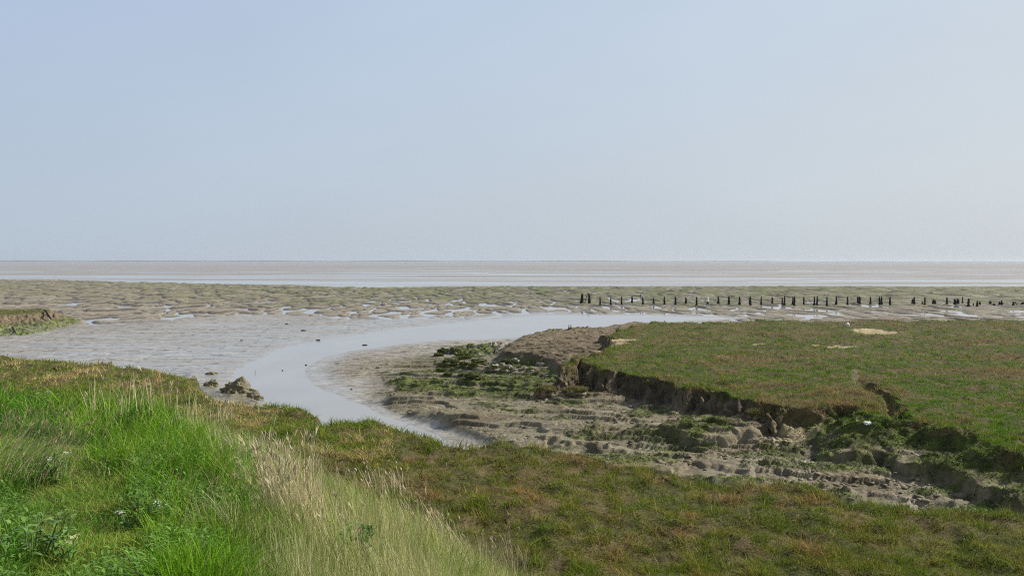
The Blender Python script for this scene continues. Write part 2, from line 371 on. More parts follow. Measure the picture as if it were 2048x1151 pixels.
def mat_solid(name, base, rough=.8, nscale=8, var=.5, bump=.6, dist=.03, spec=.3, attr=False):
    m, nt, N, L = new_mat(name)
    out = N('ShaderNodeOutputMaterial'); b = N('ShaderNodeBsdfPrincipled'); tc = N('ShaderNodeTexCoord'); n = N('ShaderNodeTexNoise')
    n.inputs['Scale'].default_value = nscale; n.inputs['Detail'].default_value = 6
    L(tc.outputs['Object'], n.inputs['Vector'])
    r = N('ShaderNodeMapRange'); r.inputs[1].default_value = .3; r.inputs[2].default_value = .7; r.inputs[3].default_value = 1 - var; r.inputs[4].default_value = 1 + var
    L(n.outputs['Fac'], r.inputs[0])
    vm = nd(nt, 'ShaderNodeVectorMath', operation='SCALE')
    if attr: a = nd(nt, 'ShaderNodeAttribute', attribute_name='Col'); L(a.outputs['Color'], vm.inputs[0])
    else: vm.inputs[0].default_value = base
    L(r.outputs[0], vm.inputs['Scale']); L(vm.outputs[0], b.inputs['Base Color'])
    bp = N('ShaderNodeBump'); bp.inputs['Strength'].default_value = bump; bp.inputs['Distance'].default_value = dist
    L(n.outputs['Fac'], bp.inputs['Height']); L(bp.outputs['Normal'], b.inputs['Normal'])
    b.inputs['Roughness'].default_value = rough; b.inputs['Specular IOR Level'].default_value = spec
    L(b.outputs[0], out.inputs[0])
    return m
M_GROUND = mat_ground()
M_GRASS = mat_blade('grass_blades', .32, .6, .15)
M_TURF = mat_blade('turf_blades', .34, .75, .10)
M_LEAF = mat_blade('broad_leaves', .35, .45, .3)
M_DRY = mat_blade('dry_stalks', .22, .6, .2)
M_WEED = mat_blade('seaweed_fronds', .12, .65, .15)
M_WATER = mat_water('creek_water', (.265, .26, .25), .05, 1.4, .004, .4, (1, .6, 1))
M_SEA = mat_water('sea_water', (.25, .22, .20), .32, .25, .05, .8, (.25, 1, 1))
M_WOOD = mat_solid('weathered_dark_timber', (.013, .012, .011), .8, 14, .6, .8, .03)
M_WHITE = mat_solid('white_paint', (.78, .79, .78), .6, 20, .15, .4, .01)
M_STONE = mat_solid('muddy_stone', (.2, .18, .14), .7, 9, .35, .8, .03, attr=True)
M_SHORE = mat_solid('distant_land', (.06, .09, .07), .9, .02, .3, .0, .01)
M_PLASTIC = mat_solid('white_plastic', (.82, .83, .84), .45, 6, .08, .3, .01, .5)

# ------------------------------------------------------------------ ground meshes
def ground_colours(g, x, y):
    n = len(x)
    tone = fbm(x * .08, y * .05, 101, 3)
    mud = np.array([.200, .178, .118]); flat = np.array([.278, .254, .214]); dark = np.array([.080, .064, .042]); brown = np.array([.135, .112, .070])
    c = np.tile(flat, (n, 1)) * (1 + .10 * tone[:, None]) * (1 + .28 * np.clip(fbm(x * .5, y * 2.6 - x * .2, 110, 3) - .1, -1, .35))[:, None]
    pits = ss(.30, .62, perlin(x * 1.7 + y * .3, y * 1.5, 112)) * (1 - ss(75, 95, y)) + .7 * ss(.35, .6, perlin(x * .6, y * 2.2, 113)) * (1 - ss(80, 100, y))
    c = c * (1 - .5 * np.clip(pits * (1 - g['fore']), 0, 1) * ss(.0, 1.0, g['dc']))[:, None]
    rip = g['rip'][:, None]; dome = g['dome'][:, None]
    u = x / np.maximum(y, 1)
    gr = ss(88, 150, y + fbm(x * .05, y * .03, 103, 3) * 25 + 10 * ss(-.1, .5, u)) * (.55 + .45 * ss(-.5, -.15, u))
    green = np.array([.125, .132, .045]); rmud = np.array([.215, .185, .135])
    rc = lerp(rmud[None], green[None], (gr * ss(-.35, .35, fbm(x * .25, y * .12, 104, 3) + .25))[:, None])
    c = lerp(c, rc, rip * ss(.12, .4, dome))
    c = lerp(c, np.tile([.075, .062, .045], (n, 1)), np.maximum(g['tone'][:, None] * .95 * (y > 75)[:, None], rip * (1 - ss(.1, .35, dome)) * .6))  # shade of the steep mound edges painted in, strongest on front rims
    fr = g['far'][:, None]
    c = lerp(c, np.tile([.250, .230, .205], (n, 1)), fr)
    fo = g['fore'][:, None]
    fc = lerp(mud[None], brown[None] * .95, ss(-.3, .6, fbm(x * .5, y * .7, 105, 3) - g['lump'] * 1.5)[:, None])
    c = lerp(c, fc, np.clip(fo * 1.2, 0, 1))
    up = ss(.35, .8, g['z'])[:, None]
    c = lerp(c, lerp(np.array([.175, .142, .088])[None], np.array([.225, .188, .122])[None], ss(-.5, .5, fbm(x * .7, y * .7, 106, 3))[:, None]), up * (y < 80)[:, None])
    cl = (g['cliff'] * (y < 80))[:, None]
    c = lerp(c, lerp(dark[None], np.array([.165, .13, .082])[None], ss(-.4, .6, fbm(x * 1.1, y * 1.1, 107, 3) - .1 + ss(43, 52, y) * .6 + ss(.22, .34, u) * .35)[:, None]), cl * .92 * ss(.35, .6, g['z'])[:, None])  # raw cliff soil, its colour darkened to carry the shade on the face
    al = g['algae'][:, None]
    ac = lerp(np.array([.035, .048, .010])[None], np.array([.085, .105, .018])[None], ss(-.4, .5, fbm(x * 2, y * 2, 108, 2))[:, None])
    isl = ((x < -26) & (y > 55) & (y < 95))[:, None]
    c = lerp(c, np.where(isl, ac * 1.5, ac), al * .92)
    c = lerp(c, np.tile([.37, .295, .175], (n, 1)) * (1 + .25 * fbm(x * 5, y * 5, 109, 2))[:, None], g['sand'][:, None] * .9)
    mm = np.maximum(np.maximum(g['marsh'], g['nearm']), g['isl'])[:, None]
    mc = lerp(np.array([.075, .072, .028])[None], np.array([.115, .085, .042])[None], ss(-.4, .4, fbm(x * .45, y * .45, 121, 3))[:, None])
    c = lerp(c, mc, mm)
    bc = lerp(np.array([.055, .085, .018])[None], np.array([.115, .13, .035])[None], g['path'][:, None])
    bc = lerp(bc, np.array([.14, .125, .06])[None], g['slope'][:, None])
    c = lerp(c, bc, g['bank'][:, None])
    return np.clip(c, .005, 1)

def grid_object(X, Y, rows, cols, names_only=False):
    x = X.ravel(); y = Y.ravel()
    parts = [ground(x[k:k + 400000], y[k:k + 400000]) for k in range(0, len(x), 400000)]
    g = {k: np.concatenate([p[k] for p in parts]) for k in parts[0]}
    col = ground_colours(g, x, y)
    # a little sideways roughness on the steep faces so that cliffs are not smooth sheets
    cl = g['cliff'] * ss(.3, .5, g['z']) * (1 - ss(1.35, 1.55, g['z'])) * (y < 60)
    cl = cl * (1 - .75 * ss(.34, .42, x / np.maximum(y, 1)))
    xo = x + cl * .13 * fbm(x * 2.3 + g['z'] * 2.5, g['z'] * 3.1 + y, 131, 2); yo = y + cl * .13 * fbm(y * 2.3 - g['z'] * 2.1, g['z'] * 2.7 + x, 132, 2)
    V = np.stack([xo, yo, g['z']], 1)
    a = (np.arange(rows - 1)[:, None] * cols + np.arange(cols - 1)[None]).ravel()
    Q = np.stack([a, a + 1, a + cols + 1, a + cols], 1)
    cls = np.zeros(len(x), np.int8)
    cls[g['marsh'] > .5] = 1; cls[g['nearm'] > .5] = 2; cls[g['isl'] > .5] = 3; cls[g['bank'] > .5] = 4
    fc = cls[Q].max(1)
    fine = np.clip(.95 - .75 * g['wet'], .15, 1) * (1 - ss(60, 120, y) * .8) * (1 - g['far'])
    return V, Q, fc, col, g['wet'], np.clip(fine, .03, 1)
NAMES = [('mudflat', 'grey brown tidal mud with wet sheen and ripple mounds'), ('salt_marsh', 'grassy salt marsh plateau behind the eroded mud cliff'), ('salt_marsh', 'near salt marsh below the grassy bank'),
         ('salt_marsh', 'small grassy marsh spit above green weed at the far left'), ('embankment', 'grassy sea bank with a trodden path')]
def emit(V, Q, fc, col, wet, fine, keep=None):
    for k, (nm, lb) in enumerate(NAMES):
        q = Q[fc == k]
        if not len(q): continue
        used = np.zeros(len(V), bool); used[q.ravel()] = True
        remap = np.cumsum(used) - 1
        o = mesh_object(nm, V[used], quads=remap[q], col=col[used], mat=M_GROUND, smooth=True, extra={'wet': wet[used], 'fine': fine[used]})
        tag(o, lb, 'ground', kind='structure')
ys = np.concatenate([np.arange(1.2, 16, .06), np.arange(16, 42, .042), 1 / np.linspace(1 / 42., 1 / 9500., 880)])
us = np.concatenate([np.linspace(-1.4, -.69, 80)[:-1], np.arange(-.69, .69, .00135), np.linspace(.69, 1.4, 80)])
U, YY = np.meshgrid(us, ys)
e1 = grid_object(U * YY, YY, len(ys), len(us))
# the rest of the land round about, coarser
th = np.linspace(math.pi / 2 + math.atan(1.4), math.pi / 2 - math.atan(1.4) + 2 * math.pi, 130)
rs = np.concatenate([np.linspace(.05, 8, 25)[:-1], np.geomspace(8, 9500, 60)])
TH, RR = np.meshgrid(th, rs)
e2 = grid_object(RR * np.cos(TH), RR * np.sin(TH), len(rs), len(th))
off = len(e1[0])
# small wedge directly in front of the feet, inside the fine grid's first row
wu = np.linspace(-1.4, 1.4, 40); wy = np.linspace(.0, 1.2, 8); WU, WY = np.meshgrid(wu, wy)
e3 = grid_object(WU * WY, WY, len(wy), len(wu))
allp = [e1, e2, e3]; V = np.concatenate([e[0] for e in allp]); o_ = np.cumsum([0] + [len(e[0]) for e in allp])
emit(V, np.concatenate([e[1] + o_[k] for k, e in enumerate(allp)]), np.concatenate([e[2] for e in allp]), np.concatenate([e[3] for e in allp]),
     np.concatenate([e[4] for e in allp]), np.concatenate([e[5] for e in allp]))
del e1, e2, e3, V, allp

w = mesh_object('water', [(-900, 8, 0), (900, 8, 0), (900, 720, 0), (-900, 720, 0)], quads=[(0, 1, 2, 3)], mat=M_WATER)
tag(w, 'still grey creek water mirroring the pale sky', 'water', kind='structure')
w = mesh_object('sea', [(-900, 720, 0), (900, 720, 0), (9500, 9500, 0), (-9500, 9500, 0), (-9500, 720, 0), (9500, 720, 0)], faces=None, tris=[(0, 3, 4), (1, 5, 2)], quads=[(0, 1, 2, 3)], mat=M_SEA)
tag(w, 'distant brown grey sea and wet flats out to the horizon', 'sea', kind='structure')
# a low coast beyond the water
sx = np.linspace(-9000, 9000, 200); sh = 11 + 6 * fbm(sx * .0007, sx * 0, 141, 3) - 5 * ss(-2000, 5000, sx)
Vs = []; Fs = []
for dy, hh in ((0, -1), (30, 1), (260, 1), (300, -1)):
    Vs += [(a, 8700 + dy, (h if hh > 0 else -.8)) for a, h in zip(sx, sh)]
for r in range(3):
    for k in range(199): Fs.append((r * 200 + k, r * 200 + k + 1, (r + 1) * 200 + k + 1, (r + 1) * 200 + k))
tag(mesh_object('hills', Vs, quads=Fs, mat=M_SHORE, smooth=True), 'faint low coast on the horizon', 'coast', kind='structure')

# ------------------------------------------------------------------ blades
def blades(P, h, wd, lean, col, segs=2, tipcol=None, face=None):
    n = len(P)
    az = rng.uniform(0, 2 * np.pi, n) if face is None else face
    side = np.stack([np.cos(az), np.sin(az), np.zeros(n)], 1)
    ts = np.linspace(0, 1, segs + 1)
    vs = []; cs = []
    tipcol = col if tipcol is None else tipcol
    for k, t in enumerate(ts):
        c = P + np.stack([lean[:, 0] * h * t ** 1.7, lean[:, 1] * h * t ** 1.7, h * t * (1 - .28 * t * np.clip(np.hypot(lean[:, 0], lean[:, 1]), 0, 1.6))], 1)
        cc = lerp(col, tipcol, t)
        if k == segs: vs.append(c[:, None]); cs.append(cc[:, None])
        else:
            w2 = (wd * (1 - .55 * t))[:, None] * .5
            vs.append(np.stack([c - side * w2, c + side * w2], 1)); cs.append(np.repeat(cc[:, None], 2, 1))
    Vv = np.concatenate(vs, 1); C = np.concatenate(cs, 1); m = Vv.shape[1]
    T = []
    for k in range(segs - 1): b = 2 * k; T += [(b, b + 1, b + 3), (b, b + 3, b + 2)]
    b = 2 * (segs - 1); T.append((b, b + 1, b + 2))
    F = (np.arange(n)[:, None, None] * m + np.array(T)[None]).reshape(-1, 3)
    return Vv.reshape(-1, 3), F, C.reshape(-1, 3)
def leaves(P, d, L, wd, col, droop=.3):
    """lance shaped leaves: base P, direction d (n,3), length, width"""
    n = len(P); d = d / np.linalg.norm(d, axis=1, keepdims=True)
    up = np.tile([0, 0, 1.0], (n, 1)); s = np.cross(d, up); s /= np.linalg.norm(s, axis=1, keepdims=True) + 1e-6
    nn = np.cross(s, d)
    L = L[:, None]; wd = wd[:, None]
    p = [P, P + d * L * .4 + s * wd * .5 + nn * L * .06, P + d * L * .4 - s * wd * .5 + nn * L * .06, P + d * L * .42 + nn * L * .0, P + d * L * .75 + s * wd * .33 - up * L * droop * .4, P + d * L * .75 - s * wd * .33 - up * L * droop * .4,
         P + d * L - up * L * droop]
    Vv = np.stack(p, 1)
    T = np.array([(0, 3, 1), (0, 2, 3), (1, 3, 4), (3, 2, 5), (3, 5, 4), (4, 5, 6)])
    F = (np.arange(n)[:, None, None] * 7 + T[None]).reshape(-1, 3)
    return Vv.reshape(-1, 3), F, np.repeat(col[:, None], 7, 1).reshape(-1, 3)
def merge(lst):
    o = 0; Vv = []; F = []; C = []
    for v, f, c in lst: Vv.append(v); F.append(f + o); C.append(c); o += len(v)
    return np.concatenate(Vv), np.concatenate(F), np.concatenate(C)
def stuff(name, lst, mat, label, cat):
    Vv, F, C = merge(lst)
    return tag(mesh_object(name, Vv, tris=F, col=np.clip(C, .004, 1), mat=mat), label, cat, kind='stuff')
def sample(n, u0, u1, y0, y1):
    """points spread so that nearer ground is planted more finely"""
    u = rng.uniform(u0, u1, n); y = 1 / rng.uniform(1 / y1, 1 / y0, n)
    return u * y, y
def jit(c, n, s=.22):
    c = np.asarray(c, float); c = np.tile(c, (n, 1)) if c.ndim == 1 else c
    return c * (1 + rng.normal(0, s, (n, 1))) * (1 + rng.normal(0, s * .3, (n, 3)))
GREEN = np.array([.098, .170, .016]); OLIVE = np.array([.168, .205, .036]); BROWN = np.array([.27, .205, .105]); RUST = np.array([.27, .175, .075]); STRAW = np.array([.33, .265, .135])
def marsh_colour(x, y, seed, brown=0.0, tan=0.0):
    a = fbm(x * .42, y * .42, seed, 3) if seed != 221 else 1.7 * fbm(x * .13, y * .34, seed, 4); b = fbm(x * 1.6, y * 1.6, seed + 7, 3); c = fbm(x * .2, y * .2, seed + 13, 2)
    col = lerp(GREEN[None], OLIVE[None], ss(-.5, .5, b)[:, None])
    br = ss(.18, .72, a * .85 + b * .5 + brown) * .9
    bb = lerp(BROWN[None], RUST[None], ss(-.3, .5, c)[:, None])
    bb = lerp(bb, np.array([.40, .335, .17])[None], tan); col = col * 1.15; bb = bb * 1.15
    return lerp(col, bb, br[:, None]), br, a, b
def marsh(n, u0, u1, y0, y1, key, seed, hmin, hmax, name, label, brown=0.0, wpx=.62, tan=0.0):
    x, y = sample(n, u0, u1, y0, y1)
    g = ground(x, y)
    k = (g[key] > rng.uniform(.3, .7, n)) & (g['bank'] < .5)
    if key == 'marsh': k &= g['nearm'] < .5
    x, y, z = x[k], y[k], g['z'][k]; n = len(x)
    col, br, a, b = marsh_colour(x, y, seed, brown, tan)
    if key == 'nearm': col = col * (np.array([1.10, 1.08, .92]) if tan else np.array([1.03, .86, .74]))
    if key == 'marsh': col = lerp(col * np.array([.76, .95, .52]), col * np.array([.86, .88, .84]), br[:, None])
    tuft = ss(-.2, .6, fbm(x * 2.3, y * 2.3, seed + 21, 2)) + .8 * ss(.3, .7, fbm(x * .9, y * .9, seed + 23, 2))
    h = rng.uniform(hmin, hmax, n) * (.4 + 1.0 * tuft) * (1 + .35 * br)
    straw = rng.random(n) < (.05 + .10 * br if key != 'marsh' else .012 + .05 * br)
    col[straw] = STRAW
    col = jit(col, n, .16 if key == 'marsh' else .20)
    wd = np.maximum(.006, y / 796. * wpx) * rng.uniform(.6, 1.6, n)
    lean = rng.normal(0, .75, (n, 2)) + np.array([.12, -.05])
    v = blades(np.stack([x, y, z - .01], 1), h, wd, lean, col, 2, tipcol=col * np.array([1.1, 1.08, 1.05]))
    return stuff(name, [v], M_TURF, label, 'marsh grass')
marsh(225000, -.25, .86, 9.0, 30, 'nearm', 201, .06, .19, 'marsh_grass', 'short green and rusty marsh turf at the foot of the bank', -.04)
marsh(42000, .86, 1.35, 6, 24, 'nearm', 203, .06, .19, 'marsh_grass', 'short marsh turf further along the foot of the bank to the right', -.04)
marsh(110000, -.90, -.15, 18, 46, 'nearm', 211, .08, .22, 'marsh_grass', 'tan topped marsh grass between the bank and the wet flats', .20, .62, .75)
marsh(400000, .02, 1.0, 14, 64, 'marsh', 221, .06, .16, 'marsh_grass', 'olive green turf covering the marsh plateau above the mud cliff', .0, .5)
marsh(9000, -.75, -.5, 62, 100, 'isl', 231, .08, .2, 'marsh_grass', 'thin yellow green turf on the far left marsh spit', -.1, .6, .5)

# longer fringe hanging over the edges of the marshes
def fringe(n, u0, u1, y0, y1, key, dk, name, label, seed):
    x, y = sample(n, u0, u1, y0, y1); g = ground(x, y)
    k = (g[dk] > -.55) & (g[dk] < .12) & (g[key] > .25) & (g['bank'] < .3) & (fbm(x * .8, y * .8, seed + 3, 2) > -.35)
    x, y, z = x[k], y[k], g['z'][k]; n = len(x)
    col, br, a, b = marsh_colour(x, y, seed, .25)
    h = rng.uniform(.12, .30, n)
    d = rng.normal(0, .5, (n, 2)) + np.array([-.25, -.35])
    stuff(name, [blades(np.stack([x, y, z - .02], 1), h, np.maximum(.008, y / 796 * .6), d, jit(col * .85, n, .25), 2)], M_TURF, label, 'marsh grass')
fringe(200000, .02, .95, 15, 60, 'marsh', 'dp', 'marsh_grass', 'shaggy turf fringe along the top of the mud cliff', 241)
fringe(120000, -.7, .7, 12, 42, 'nearm', 'dn', 'marsh_grass', 'shaggy turf fringe along the creek edge of the near marsh', 251)

# ------------------------------------------------------------------ seaweed mats on the mud
x, y = sample(480000, -.72, .95, 15, 90); g = ground(x, y)
k = g['algae'] > rng.uniform(.25, .9, len(x)); k &= rng.random(len(x)) < .55
x, y, z = x[k], y[k], g['z'][k]; n = len(x)
t = ss(-.4, .5, fbm(x * 1.5, y * 1.5, 261, 3))[:, None]
col = lerp(np.array([.035, .055, .008])[None], np.array([.150, .220, .018])[None], t)
stuff('seaweed', [blades(np.stack([x, y, z - .01], 1), rng.uniform(.03, .085, n), np.maximum(.02, y / 796 * 1.2), rng.normal(0, 1.1, (n, 2)), jit(col * np.where((x < -26) & (y > 55), 1.5, 1.0)[:, None], n, .3), 2)], M_WEED, 'bright green weed matted over the mud slopes', 'seaweed')

# ------------------------------------------------------------------ the grass bank
def bank_points(n, u0, u1, y0, y1):
    x, y = sample(n, u0, u1, y0, y1); g = ground(x, y); k = g['bank'] > .4
    return x[k], y[k], {q: a[k] for q, a in g.items()}
x, y, g = bank_points(210000, -1.0, .1, 2.2, 24)
n = len(x)
pth = g['path']; slo = g['slope']
clump = fbm(x * 1.7, y * 1.7, 301, 3); big = fbm(x * .5, y * .5, 302, 2)
keep = rng.random(n) > slo * .85
h = (.15 + .17 * ss(-.4, .6, clump) + .09 * ss(-.2, .5, big)) * rng.uniform(.6, 1.25, n)
h *= lerp(1, .34, pth) * lerp(1, .72, ss(.6, .2, g['dpath']))
h *= lerp(1, 1.25, ss(1.0, 2.2, g['dpath']))
lush = np.array([.080, .225, .008]); lush2 = np.array([.175, .335, .016]); deep = np.array([.026, .090, .007]); yel = np.array([.26, .31, .06])
col = lerp(lush[None], lush2[None], ss(-.4, .4, big)[:, None]); col = lerp(col, deep[None], (ss(-.25, .4, -clump) * .95)[:, None])
col = lerp(col, yel[None], (pth * .75)[:, None]); 
col = lerp(col, np.array([.16, .20, .045])[None], (ss(.0, .8, slo + fbm(x * .9, y * .9, 303, 2) * .5) * .6)[:, None])
dryb = rng.random(n) < .05 + .10 * ss(.2, .6, fbm(x * .8, y * .8, 304, 2))
col[dryb] = STRAW * 1.1
lean = rng.normal(0, .50, (n, 2)) + np.array([.20, .02])
lean[:, 0] += .3 * fbm(x * .9, y * .9, 305, 2); lean[:, 1] += .3 * fbm(x * .9 + 9, y * .9, 306, 2)
wd = np.maximum(.0050, y / 796 * .60) * rng.uniform(.6, 1.6, n)
P = np.stack([x, y, g['z'] - .015], 1)
v = blades(P[keep], h[keep], wd[keep], lean[keep], jit(col, n, .42)[keep], 3, tipcol=(jit(col, n, .22) * np.array([1.2, 1.12, 1.1]))[keep])
stuff('bank_grass', [v], M_GRASS, 'lush bright green grass on top of the bank', 'grass')
# short sward on the trodden path and under the tall grass
x, y, g = bank_points(120000, -1.0, .0, 2.2, 16)
n = len(x); k = rng.random(n) < .25 + .75 * g['path']; k &= g['slope'] < .4
x, y = x[k], y[k]; z = g['z'][k]; pth = g['path'][k]; n = len(x)
col = lerp(np.array([.10, .23, .02])[None], np.array([.25, .31, .05])[None], (pth * ss(-.5, .5, fbm(x * 2, y * 2, 311, 3)))[:, None])
stuff('path_grass', [blades(np.stack([x, y, z - .005], 1), rng.uniform(.05, .13, n), np.maximum(.005, y / 796 * .6), rng.normal(0, .8, (n, 2)), jit(col, n, .22), 2)], M_GRASS, 'short yellowish trodden grass along the path on the bank', 'grass')
# tall pale grass on the outer slope
x, y, g = bank_points(230000, -.75, .25, 2.6, 26)
n = len(x)
pr = ss(-.35, .25, g['db'] + fbm(x * .9, y * .9, 321, 2) * .45)
pr = pr * lerp(1, .45, ss(9, 15, y))
k = rng.random(n) < pr * .62
x, y = x[k], y[k]; g = {q: a[k] for q, a in g.items()}; n = len(x)
low = ss(.0, 1.0, (g['z'] - 1.5) / 1.2)
h = rng.uniform(.22, .58, n) * (.55 + .45 * low) * (.8 + .35 * fbm(x * 1.3, y * 1.3, 322, 2)) * lerp(1, .8, ss(9, 15, y))
dry = rng.random(n) < np.clip(.20 + .35 * fbm(x * .7 + 3, y * .7, 323, 3) + .25 * ss(1.0, 0, low), .08, .9)
col = lerp(np.array([.23, .29, .065])[None], np.array([.38, .41, .15])[None], rng.random((n, 1)))
col[dry] = lerp(np.array([.48, .42, .24]), np.array([.64, .57, .36]), rng.random((dry.sum(), 1)))
lean = rng.normal(0, .20, (n, 2)) + np.array([-.10, .02]); lean += .28 * np.stack([fbm(x * .8, y * .8, 324, 2), fbm(x * .8 + 5, y * .8, 325, 2)], 1)
v = blades(np.stack([x, y, g['z'] - .02], 1), h, np.maximum(.0032, y / 796 * .48) * rng.uniform(.7, 1.2, n), lean, jit(col, n, .16), 3)
stuff('slope_grass', [v], M_DRY, 'tall pale green and straw coloured grass on the outer slope of the bank', 'grass')
# broad leaved ground cover among the grass
x, y, g = bank_points(30000, -1.0, .0, 2.3, 18)
n = len(x)
k = (fbm(x * 1.1, y * 1.1, 331, 3) > lerp(.22, .0, ss(1.2, .4, g['dpath']))) & (rng.random(n) < .6) & (g['slope'] < .35) & (g['path'] < .5)
x, y, z = x[k], y[k], g['z'][k]; n = len(x)
reps = 7; hh = rng.uniform(.10, .26, n) * np.where(np.abs(x / y + .5) < .6, 1, 1)
ls = []
for r in range(reps):
    a = rng.uniform(0, 2 * np.pi, n); t = (r + 1) / reps
    d = np.stack([np.cos(a), np.sin(a), rng.uniform(.3, 1.1, n)], 1)
    Pp = np.stack([x, y, z + hh * t], 1) + rng.normal(0, .012, (n, 3))
    col = lerp(np.array([.095, .21, .024]), np.array([.19, .33, .06]), rng.random((n, 1)))
    ls.append(leaves(Pp, d, rng.uniform(.04, .075, n) * (1.1 - .3 * t), rng.uniform(.009, .017, n), jit(col, n, .15)))
stuff('broad_leaf_cover', ls, M_LEAF, 'grey green broad leaved herbs growing through the bank grass', 'herbs')

# ------------------------------------------------------------------ leafy plants one can pick out
def tube(p0, p1, r0, r1, n=5):
    p0 = np.array(p0, float); p1 = np.array(p1, float); d = p1 - p0; d /= np.linalg.norm(d)
    s = np.cross(d, [0.3, .9, .1]); s /= np.linalg.norm(s); t = np.cross(d, s)
    a = np.arange(n) * 2 * np.pi / n
    ring = np.cos(a)[:, None] * s + np.sin(a)[:, None] * t
    Vv = np.concatenate([p0 + ring * r0, p1 + ring * r1, [p1]])
    F = []
    for k in range(n): q = (k + 1) % n; F += [(k, q, n + q), (k, n + q, n + k), (n + k, n + q, 2 * n)]
    return Vv, np.array(F), np.tile([.1, .17, .05], (len(Vv), 1))
def leafy_plant(px, py, zc, hgt, stems, spread, leafcol, label, flower=None, leaflen=.085):
    cx, cy, cz = hit(px, py)
    root = empty('leafy_plant', (cx, cy, cz), label, 'plant', 'leafy plants on the grass bank')
    st = []; lv = []; fl = []
    for s in range(stems):
        a = rng.uniform(0, 6.28); r = spread * math.sqrt(rng.uniform(0, 1)); b = np.array([math.cos(a) * r * .4, math.sin(a) * r * .4, -.02]); hh = hgt * rng.uniform(.7, 1.05)
        top = np.array([math.cos(a) * r, math.sin(a) * r, hh])
        st.append(tube(b, top, .005, .003))
        m = int(hh / .022); t = rng.uniform(.15, 1, m); aa = rng.uniform(0, 6.28, m)
        P = b + (top - b) * t[:, None]
        d = np.stack([np.cos(aa), np.sin(aa), rng.uniform(.2, 1.2, m)], 1)
        lv.append(leaves(P, d, leaflen * rng.uniform(.7, 1.2, m) * (1.15 - .45 * t), leaflen * .30 * rng.uniform(.8, 1.2, m), jit(leafcol, m, .2), .35))
        if flower is not None and s % 3 == 0:
            for q in range(18):
                c = top + np.array([*rng.normal(0, .014, 2), rng.uniform(.0, .025)])
                aa = rng.uniform(0, 6.28, 3); d = np.stack([np.cos(aa), np.sin(aa), np.full(3, .5)], 1)
                fl.append(leaves(np.tile(c, (3, 1)), d, np.full(3, .009), np.full(3, .007), np.tile(flower, (3, 1)), .1))
            Vv, F, C = merge(fl); fl = []; mesh_object('flower', Vv, tris=F, col=np.clip(C, .01, 1), mat=M_LEAF, parent=root)
    for nm, l, m in (('stem', st, M_LEAF), ('leaves', lv, M_LEAF)):
        if l:
            Vv, F, C = merge(l); mesh_object(nm, Vv, tris=F, col=np.clip(C, .01, 1), mat=m, parent=root)
DKL = np.array([.085, .19, .026]); MDL = np.array([.14, .28, .035]); CRM = np.array([.72, .72, .42]); WHT = np.array([.8, .8, .72])
leafy_plant(490, 955, 4.2, .34, 16, .22, DKL, 'dark green bushy leafy plant on the bank shoulder beside the tall tan grass')
leafy_plant(460, 905, 4.1, .28, 9, .2, MDL, 'leafy plant just left of the dark bushy plant on the bank shoulder')
leafy_plant(715, 1135, 3.3, .30, 9, .2, DKL, 'dark leafy plant growing alone in the pale slope grass', leaflen=.11)
leafy_plant(475, 965, 4.3, .22, 5, .12, MDL, 'leafy plant with a cream flower head in front of the dark bushy plant', CRM)
leafy_plant(113, 972, 4.25, .26, 6, .12, MDL, 'leafy plant with one white flower cluster beside the trodden path', WHT)
leafy_plant(95, 812, 3.8, .26, 5, .14, MDL, 'small white flowered plant at the far end of the green grass', WHT)
leafy_plant(280, 1070, 4.3, .20, 8, .14, MDL, 'low white flowered plant in the grass right of the path', WHT)
leafy_plant(60, 1125, 4.4, .26, 12, .25, np.array([.17, .29, .075]), 'pale grey green leafy plant in the bottom left corner')
leafy_plant(145, 1128, 4.4, .16, 5, .10, MDL, 'low plant with greenish cream flowers at the near edge of the path', CRM)

# ------------------------------------------------------------------ dry grass tufts
def dry_tuft(px, py, zc, n, hgt, spread, lean, label, col=(.60, .52, .33), wd=.0042):
    cx, cy, cz = hit(px, py)
    a = rng.uniform(0, 6.28, n); r = spread * np.sqrt(rng.random(n))
    bx = np.cos(a) * r; by = np.sin(a) * r
    g = ground(cx + bx, cy + by)['z'] - cz
    h = hgt * rng.uniform(.55, 1.05, n)
    ln = rng.normal(0, .16, (n, 2)) + np.array(lean)
    wpx = max(wd, cy / 796 * .5)
    c = jit(np.array(col), n, .18)
    v = blades(np.stack([bx, by, g - .02], 1), h, np.full(n, wpx) * rng.uniform(.7, 1.2, n), ln, c, 4)
    # seed heads: slender drooping plumes at the tips of some stalks
    k = rng.random(n) < .35; m = k.sum()
    l = np.hypot(ln[k, 0], ln[k, 1])
    tip = np.stack([bx[k] + ln[k, 0] * h[k], by[k] + ln[k, 1] * h[k], g[k] - .02 + h[k] * (1 - .28 * np.clip(l, 0, 1.6))], 1)
    hl = []
    for q in range(3):
        d = np.stack([ln[k, 0] + rng.normal(0, .15, m), ln[k, 1] + rng.normal(0, .15, m), np.full(m, .8)], 1)
        hl.append(leaves(tip - np.array([0, 0, .03]), d, rng.uniform(.06, .11, m) * hgt / .6, np.full(m, wpx * 1.5), c[k] * .9, .15))
    Vv, F, C = merge([v] + hl); root = mesh_object('dry_grass_tuft', Vv, tris=F, col=np.clip(C, .01, .9), mat=M_DRY); root.location = (cx, cy, cz)
    tag(root, label, 'grass tuft', 'dry grass tufts on the bank')
dry_tuft(585, 1075, 4.0, 420, .76, .20, (-.08, .0), 'largest and tallest tan dry grass tuft standing on the bank shoulder')
dry_tuft(640, 1110, 3.8, 120, .55, .4, (-.22, .0), 'dry grass tuft leaning left at the foot of the largest tuft')
dry_tuft(300, 835, 3.65, 90, .75, .8, (.0, .0), 'sparse straw tuft standing behind the bright green grass', wd=.004)
dry_tuft(430, 850, 3.6, 55, .85, .5, (.03, .0), 'few thin straw stalks in front of the mud mound in the creek', wd=.004)
